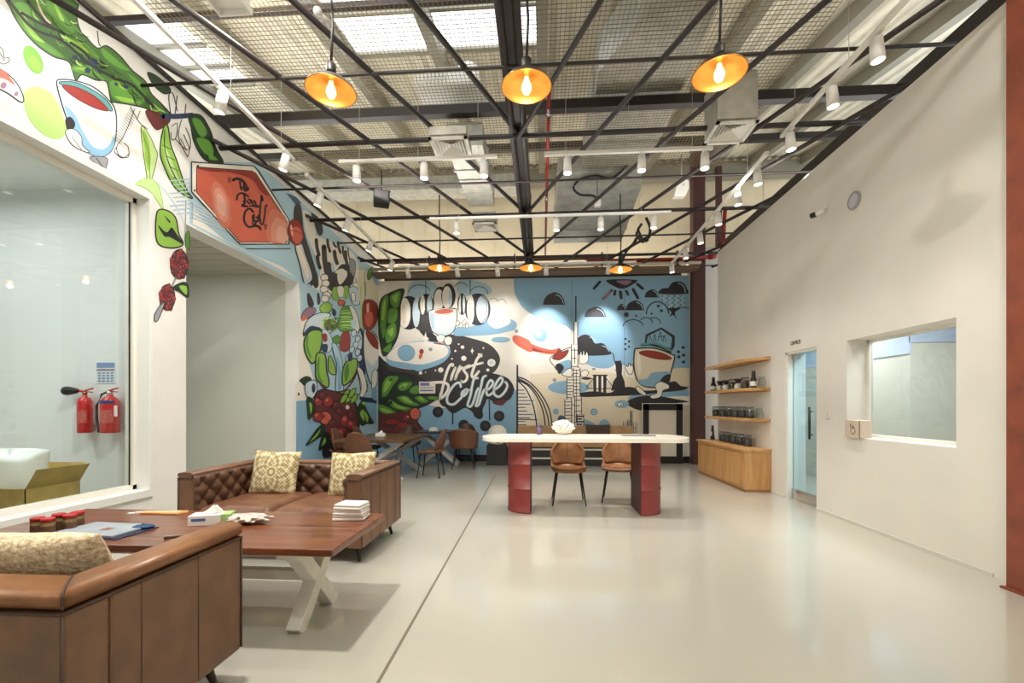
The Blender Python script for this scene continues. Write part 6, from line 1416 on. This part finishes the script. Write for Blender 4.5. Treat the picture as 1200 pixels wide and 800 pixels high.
# ------------------------------------------------------------------ air ducts, diffusers, pipes
def diffuser(label, cx, cy, z, w, d, neck):
    t = thing('air_diffuser', label, 'air diffuser', (cx, cy, z), 0, 'square air diffusers')
    b = MB()
    b.box(-w, w, -d, -d+0.035, 0, 0.02); b.box(-w, w, d-0.035, d, 0, 0.02); b.box(-w, -w+0.035, -d, d, 0, 0.02); b.box(w-0.035, w, -d, d, 0, 0.02); b.build('frame', M_lampwhite, t)
    b = MB()
    for k in range(5):
        a = (0.86-0.17*k); a2 = a-0.12; zt = 0.012+0.006*k
        for (s1, s2) in (((-1, -1), (1, -1)), ((1, -1), (1, 1)), ((1, 1), (-1, 1)), ((-1, 1), (-1, -1))):
            b.quad((s1[0]*w*a, s1[1]*d*a, zt), (s2[0]*w*a, s2[1]*d*a, zt), (s2[0]*w*a2, s2[1]*d*a2, zt+0.022), (s1[0]*w*a2, s1[1]*d*a2, zt+0.022))
    b.build('louvres', M_lampwhite, t)
    b = MB(); b.box(-w*0.95, w*0.95, -d*0.95, d*0.95, 0.05, neck); b.build('plenum', M_galv, t)
    return t
diffuser('square white air diffuser left of the centre chord', -1.04, 5.06, 4.25, 0.215, 0.225, 0.14)
diffuser('square white air diffuser right of the centre chord, by the right track', 2.04, 4.97, 4.25, 0.215, 0.20, 0.55)
diffuser('white air diffuser at the rear under the silver branch duct', -0.95, 7.45, 4.30, 0.20, 0.18, 0.20)
def duct(label, poly, z0, z1, seams=()):
    t = thing('air_duct', label, 'duct', (0, 0, 0), 0, 'galvanised air ducts')
    b = MB(); b.prism(poly, z0, z1); b.build('duct_run', M_galv, t)
    ys = [p[1] for p in poly]
    for y in seams:
        xs = []
        n = len(poly)
        for i in range(n):
            (xa, ya), (xb, yb) = poly[i], poly[(i+1) % n]
            if (ya-y)*(yb-y) < 0: xs.append(xa+(xb-xa)*(y-ya)/(yb-ya))
        x0, x1 = min(xs), max(xs)
        b = MB(); b.box(x0-0.02, x1+0.02, y-0.015, y+0.015, z0-0.02, z0); b.box(x0-0.02, x0, y-0.015, y+0.015, z0, z1); b.box(x1, x1+0.02, y-0.015, y+0.015, z0, z1); b.build('flange', M_galv, t)
    return t
duct('wide silver duct running away over the right pendant lamp', [(0.92, 1.0), (0.92, 4.35), (0.63, 4.95), (0.63, 6.9), (1.62, 6.9), (1.62, 1.0)], 4.98, 5.42, (2.2, 3.4, 5.4))
duct('silver branch duct leading to the rear diffuser', [(-1.16, 5.35), (-0.72, 5.35), (-0.75, 7.0), (-1.15, 7.0)], 4.46, 4.74, (5.9, 6.5))
duct('broad silver duct at the rear right above the cable bundle', [(0.25, 7.0), (1.55, 7.0), (1.65, 9.4), (0.25, 9.4)], 4.72, 5.2, (7.9, 8.7))
duct('grey cross duct high at the rear left', [(-6.5, 9.9), (-0.4, 9.9), (-0.4, 10.4), (-6.5, 10.4)], 6.2, 6.5, ())
# air-handling cassette with a round collar, above the left diffuser
t = thing('air_handler', 'white ribbed air unit with a round collar above the netting', 'air unit', (-1.10, 5.35, 5.10))
b = MB(); b.box(-0.42, 0.36, -0.15, 0.25, 0, 0.22); b.build('casing', M_lampwhite, t, bevel=0.02)
b = MB(); b.lathe([(0.10, 0.22), (0.12, 0.22), (0.12, 0.30), (0.10, 0.30)], (0.2, 0, 0), 24); b.build('collar', M_lampwhite, t)
b = MB()
for k in range(9): b.box(-0.40+k*0.045, -0.385+k*0.045, -0.158, -0.15, 0.03, 0.19)
b.build('grille', M_galv, t)
t = thing('ceiling_downlight', 'round recessed downlight in the boarded alcove ceiling', 'downlight', (-5.0, 5.6, 3.403))
b = MB(); b.lathe([(0.075, 0.0), (0.10, -0.003), (0.105, -0.012), (0.09, -0.014), (0.075, -0.006)], n=28); b.build('trim_ring', M_lampwhite, t)
b = MB(); b.lathe([(0, -0.004), (0.074, -0.004)], n=28); b.build('lens', M_lampwhite, t)
# sprinkler pipe
t = thing('sprinkler_pipe', 'thin red sprinkler pipe running towards the back right of the centre chord', 'pipe', (0, 0, 0))
b = MB(); b.cyl((0.075, 4.6, 4.62), (0.075, 9.9, 4.62), 0.022); b.build('main_pipe', M_redpipe, t)
for y in (4.95, 7.0): b = MB(); b.cyl((0.075, y, 4.60), (0.075, y, 4.52), 0.012); b.lathe([(0, 4.515), (0.03, 4.515), (0.03, 4.525), (0, 4.525)], (0.075, y, 0), 14); b.build('sprinkler_head', M_chrome, t)
t = thing('branch_pipe', 'red pipe with an elbow above the end of the right wall', 'pipe', (0, 0, 0))
b = MB(); b.tube([(1.0, 10.0, 4.52), (3.0, 10.0, 4.52), (3.75, 10.0, 4.56), (3.95, 10.0, 4.75), (4.0, 10.0, 5.6)], 0.045); b.build('pipe', M_redpipe, t)
b = MB(); b.cyl((3.66, 10.0, 4.555), (3.8, 10.0, 4.585), 0.062); b.build('coupling', M_redpipe, t)
t = thing('steel_pipe', 'long pale pipe along the top of the back mural', 'pipe', (0, 0, 0))
b = MB(); b.cyl((-3.8, 9.75, 4.36), (3.4, 9.75, 4.36), 0.035); b.build('pipe', mat('pale pipe', (176, 160, 136), 0.45), t)
for x in (-2.5, -0.6, 1.3, 2.9): b = MB(); b.box(x-0.012, x+0.012, 9.70, 9.80, 4.31, 4.62); b.build('pipe_hanger', M_truss, t)
t = thing('brown_pipe', 'brown pipe behind the pale pipe above the back mural', 'pipe', (0, 0, 0))
b = MB(); b.cyl((-3.8, 10.05, 4.62), (1.6, 10.05, 4.62), 0.055); b.build('pipe', mat('brown pipe', (112, 70, 54), 0.5), t)
for x in (-3.0, -1.0, 1.0): b = MB(); b.lathe([(0.057, -0.03), (0.066, -0.03), (0.066, 0.03), (0.057, 0.03)], (x, 10.05, 4.62), 18, axis='X'); b.build('coupling', mat('brown coupling', (90, 54, 44), 0.5), t)
# hung speaker, emergency lamp, cable bundle, high-bay lamp
p = at_y(447, 233, 6.2); t = thing('hung_speaker', 'black box speaker hanging from the bracing on the left', 'speaker', p, 0.4)
b = MB(); b.box(-0.11, 0.11, -0.09, 0.09, -0.10, 0.10); b.build('cabinet', M_black, t, bevel=0.02)
b = MB(); b.box(-0.09, 0.09, -0.096, -0.0905, -0.08, 0.08); b.build('grille', mat('speaker cloth', (52, 50, 50), 0.9), t)
b = MB(); b.cyl((0, 0, 0.10), (0, 0, 0.40), 0.01); b.bar((-0.125, 0, 0.12), (0.125, 0, 0.12), 0.03, 0.012); b.build('bracket', M_black, t)
p = at_y(797, 221, 6.6); t = thing('emergency_lamp', 'white emergency lamp box hanging in front of the rear column', 'lamp', p)
b = MB(); b.prism([(-0.10, -0.13), (0.06, -0.13), (0.11, -0.02), (0.11, 0.09), (0.0, 0.12), (-0.06, 0.06)], -0.06, 0.06, axis='Y'); b.build('housing', M_lampwhite, t, bevel=0.008)
b = MB(); b.cyl((0.02, 0, 0.11), (0.02, 0, 0.5), 0.006); b.build('hanger', M_galv, t)
b = MB(); b.cyl((0.03, -0.066, 0.03), (0.03, -0.0605, 0.03), 0.018); b.build('indicator', mat('pale indicator', (180, 200, 180), 0.3), t)
t = thing('cable_bundle', 'looping black cable bundle in front of the rear silver duct', 'cable', (0, 0, 0))
b = MB()
pts = [at_y(x, y, 6.95) for x, y in ((760, 165), (738, 190), (718, 208), (698, 206), (680, 210), (672, 220), (680, 228), (694, 229), (700, 233))]
def smooth_pts(P, n=6):
    out = []
    for i in range(len(P)-1):
        a, b_, c, d = P[max(i-1, 0)], P[i], P[i+1], P[min(i+2, len(P)-1)]
        for k in range(n):
            t_ = k/n; out.append(0.5*((2*b_)+(c-a)*t_+(2*a-5*b_+4*c-d)*t_*t_+(3*b_-a-3*c+d)*t_**3))
    return out+[P[-1]]
b.tube(smooth_pts(pts), 0.018); b.build('looped_cable', M_black, t)
b = MB(); pts = [at_y(x, y, 7.35) for x, y in ((757, 255), (762, 268), (758, 282), (748, 278), (742, 286), (734, 294), (729, 306))]
b.tube(smooth_pts(pts), 0.024); b.build('hanging_coil', M_black, t)
b = MB(); pts = [at_y(x, y, 7.1) for x, y in ((752, 262), (746, 274), (754, 284), (748, 270))]; b.tube(smooth_pts(pts), 0.02); b.build('cable_knot', M_black, t)
t = thing('junction_box', 'small white junction box under the looping cable', 'box', at_y(700, 238, 6.95))
b = MB(); b.box(-0.05, 0.05, -0.04, 0.04, -0.05, 0.05); b.build('box', M_lampwhite, t, bevel=0.006)
b = MB(); b.cyl((0, 0, 0.05), (0, 0, 0.42), 0.006); b.build('conduit', M_black, t)
for k, q in enumerate(HIGH_BAYS):
    t = thing('high_bay_lamp', ['white high bay lamp near the left wall at the top of the picture', 'white high bay lamp hanging over the coffee table', 'white high bay lamp over the open floor on the right', 'white high bay lamp straight above the camera'][k], 'lamp', q, 0, 'high bay lamps')
    b = MB(); b.box(-0.14, 0.14, -0.14, 0.14, 0.05, 0.14); b.build('housing', M_lampwhite, t, bevel=0.01)
    b = MB(); b.box(-0.15, -0.13, -0.15, 0.15, 0.0, 0.05); b.box(0.13, 0.15, -0.15, 0.15, 0.0, 0.05); b.box(-0.13, 0.13, -0.15, -0.13, 0.0, 0.05); b.box(-0.13, 0.13, 0.13, 0.15, 0.0, 0.05); b.build('skirt', M_lampwhite, t)
    b = MB(); b.cyl((0, 0, 0.14), (0, 0, 0.6), 0.008); b.build('hanger', M_galv, t)
# round end caps of the front bracing rods
p = at_y(372, 13, 3.6); b = MB(); b.ball((0, 0, 0), 0.035); b.cyl((0, 0, 0), (0.05, 0.12, -0.01), 0.02); o = b.build('rod_cap', M_lampwhite); o.location = p; o.parent = groot

# housings of the added, unseen side-room lamps and wall-top fill strips
for nm, par, (x0, x1, y0, y1, z0, z1) in (('light_panel', 'ceiling_showroom', (-6.1, -4.5, 1.4, 3.8, 3.515, 3.62)), ('light_panel', 'ceiling_office', (4.0, 4.8, 4.6, 5.4, 2.672, 2.70)), ('light_panel', 'ceiling_office', (4.0, 4.6, 6.9, 7.5, 2.672, 2.70)),
        ('light_strip', 'wall_left', (XL-0.18, XL-0.06, 2.0, 10.0, LTOP+0.041, LTOP+0.052)), ('light_strip', 'wall_right', (XR+0.08, XR+0.20, 3.4, 8.7, RTOP, RTOP+0.012)), ('light_strip', 'wall_back', (XL+0.1, 3.2, 10.43, 10.57, BTOP+0.12, BTOP+0.14))):
    b = MB(); b.box(x0, x1, y0, y1, z0, z1); b.build(nm, M_lampwhite, bpy.data.objects[par])
b = MB(); b.box(XL+0.1, 3.2, 10.44, 10.56, BTOP-0.3, BTOP+0.12); b.build('strip_upstand', M_truss, bpy.data.objects['wall_back'])  # unseen stand for the added rear strip
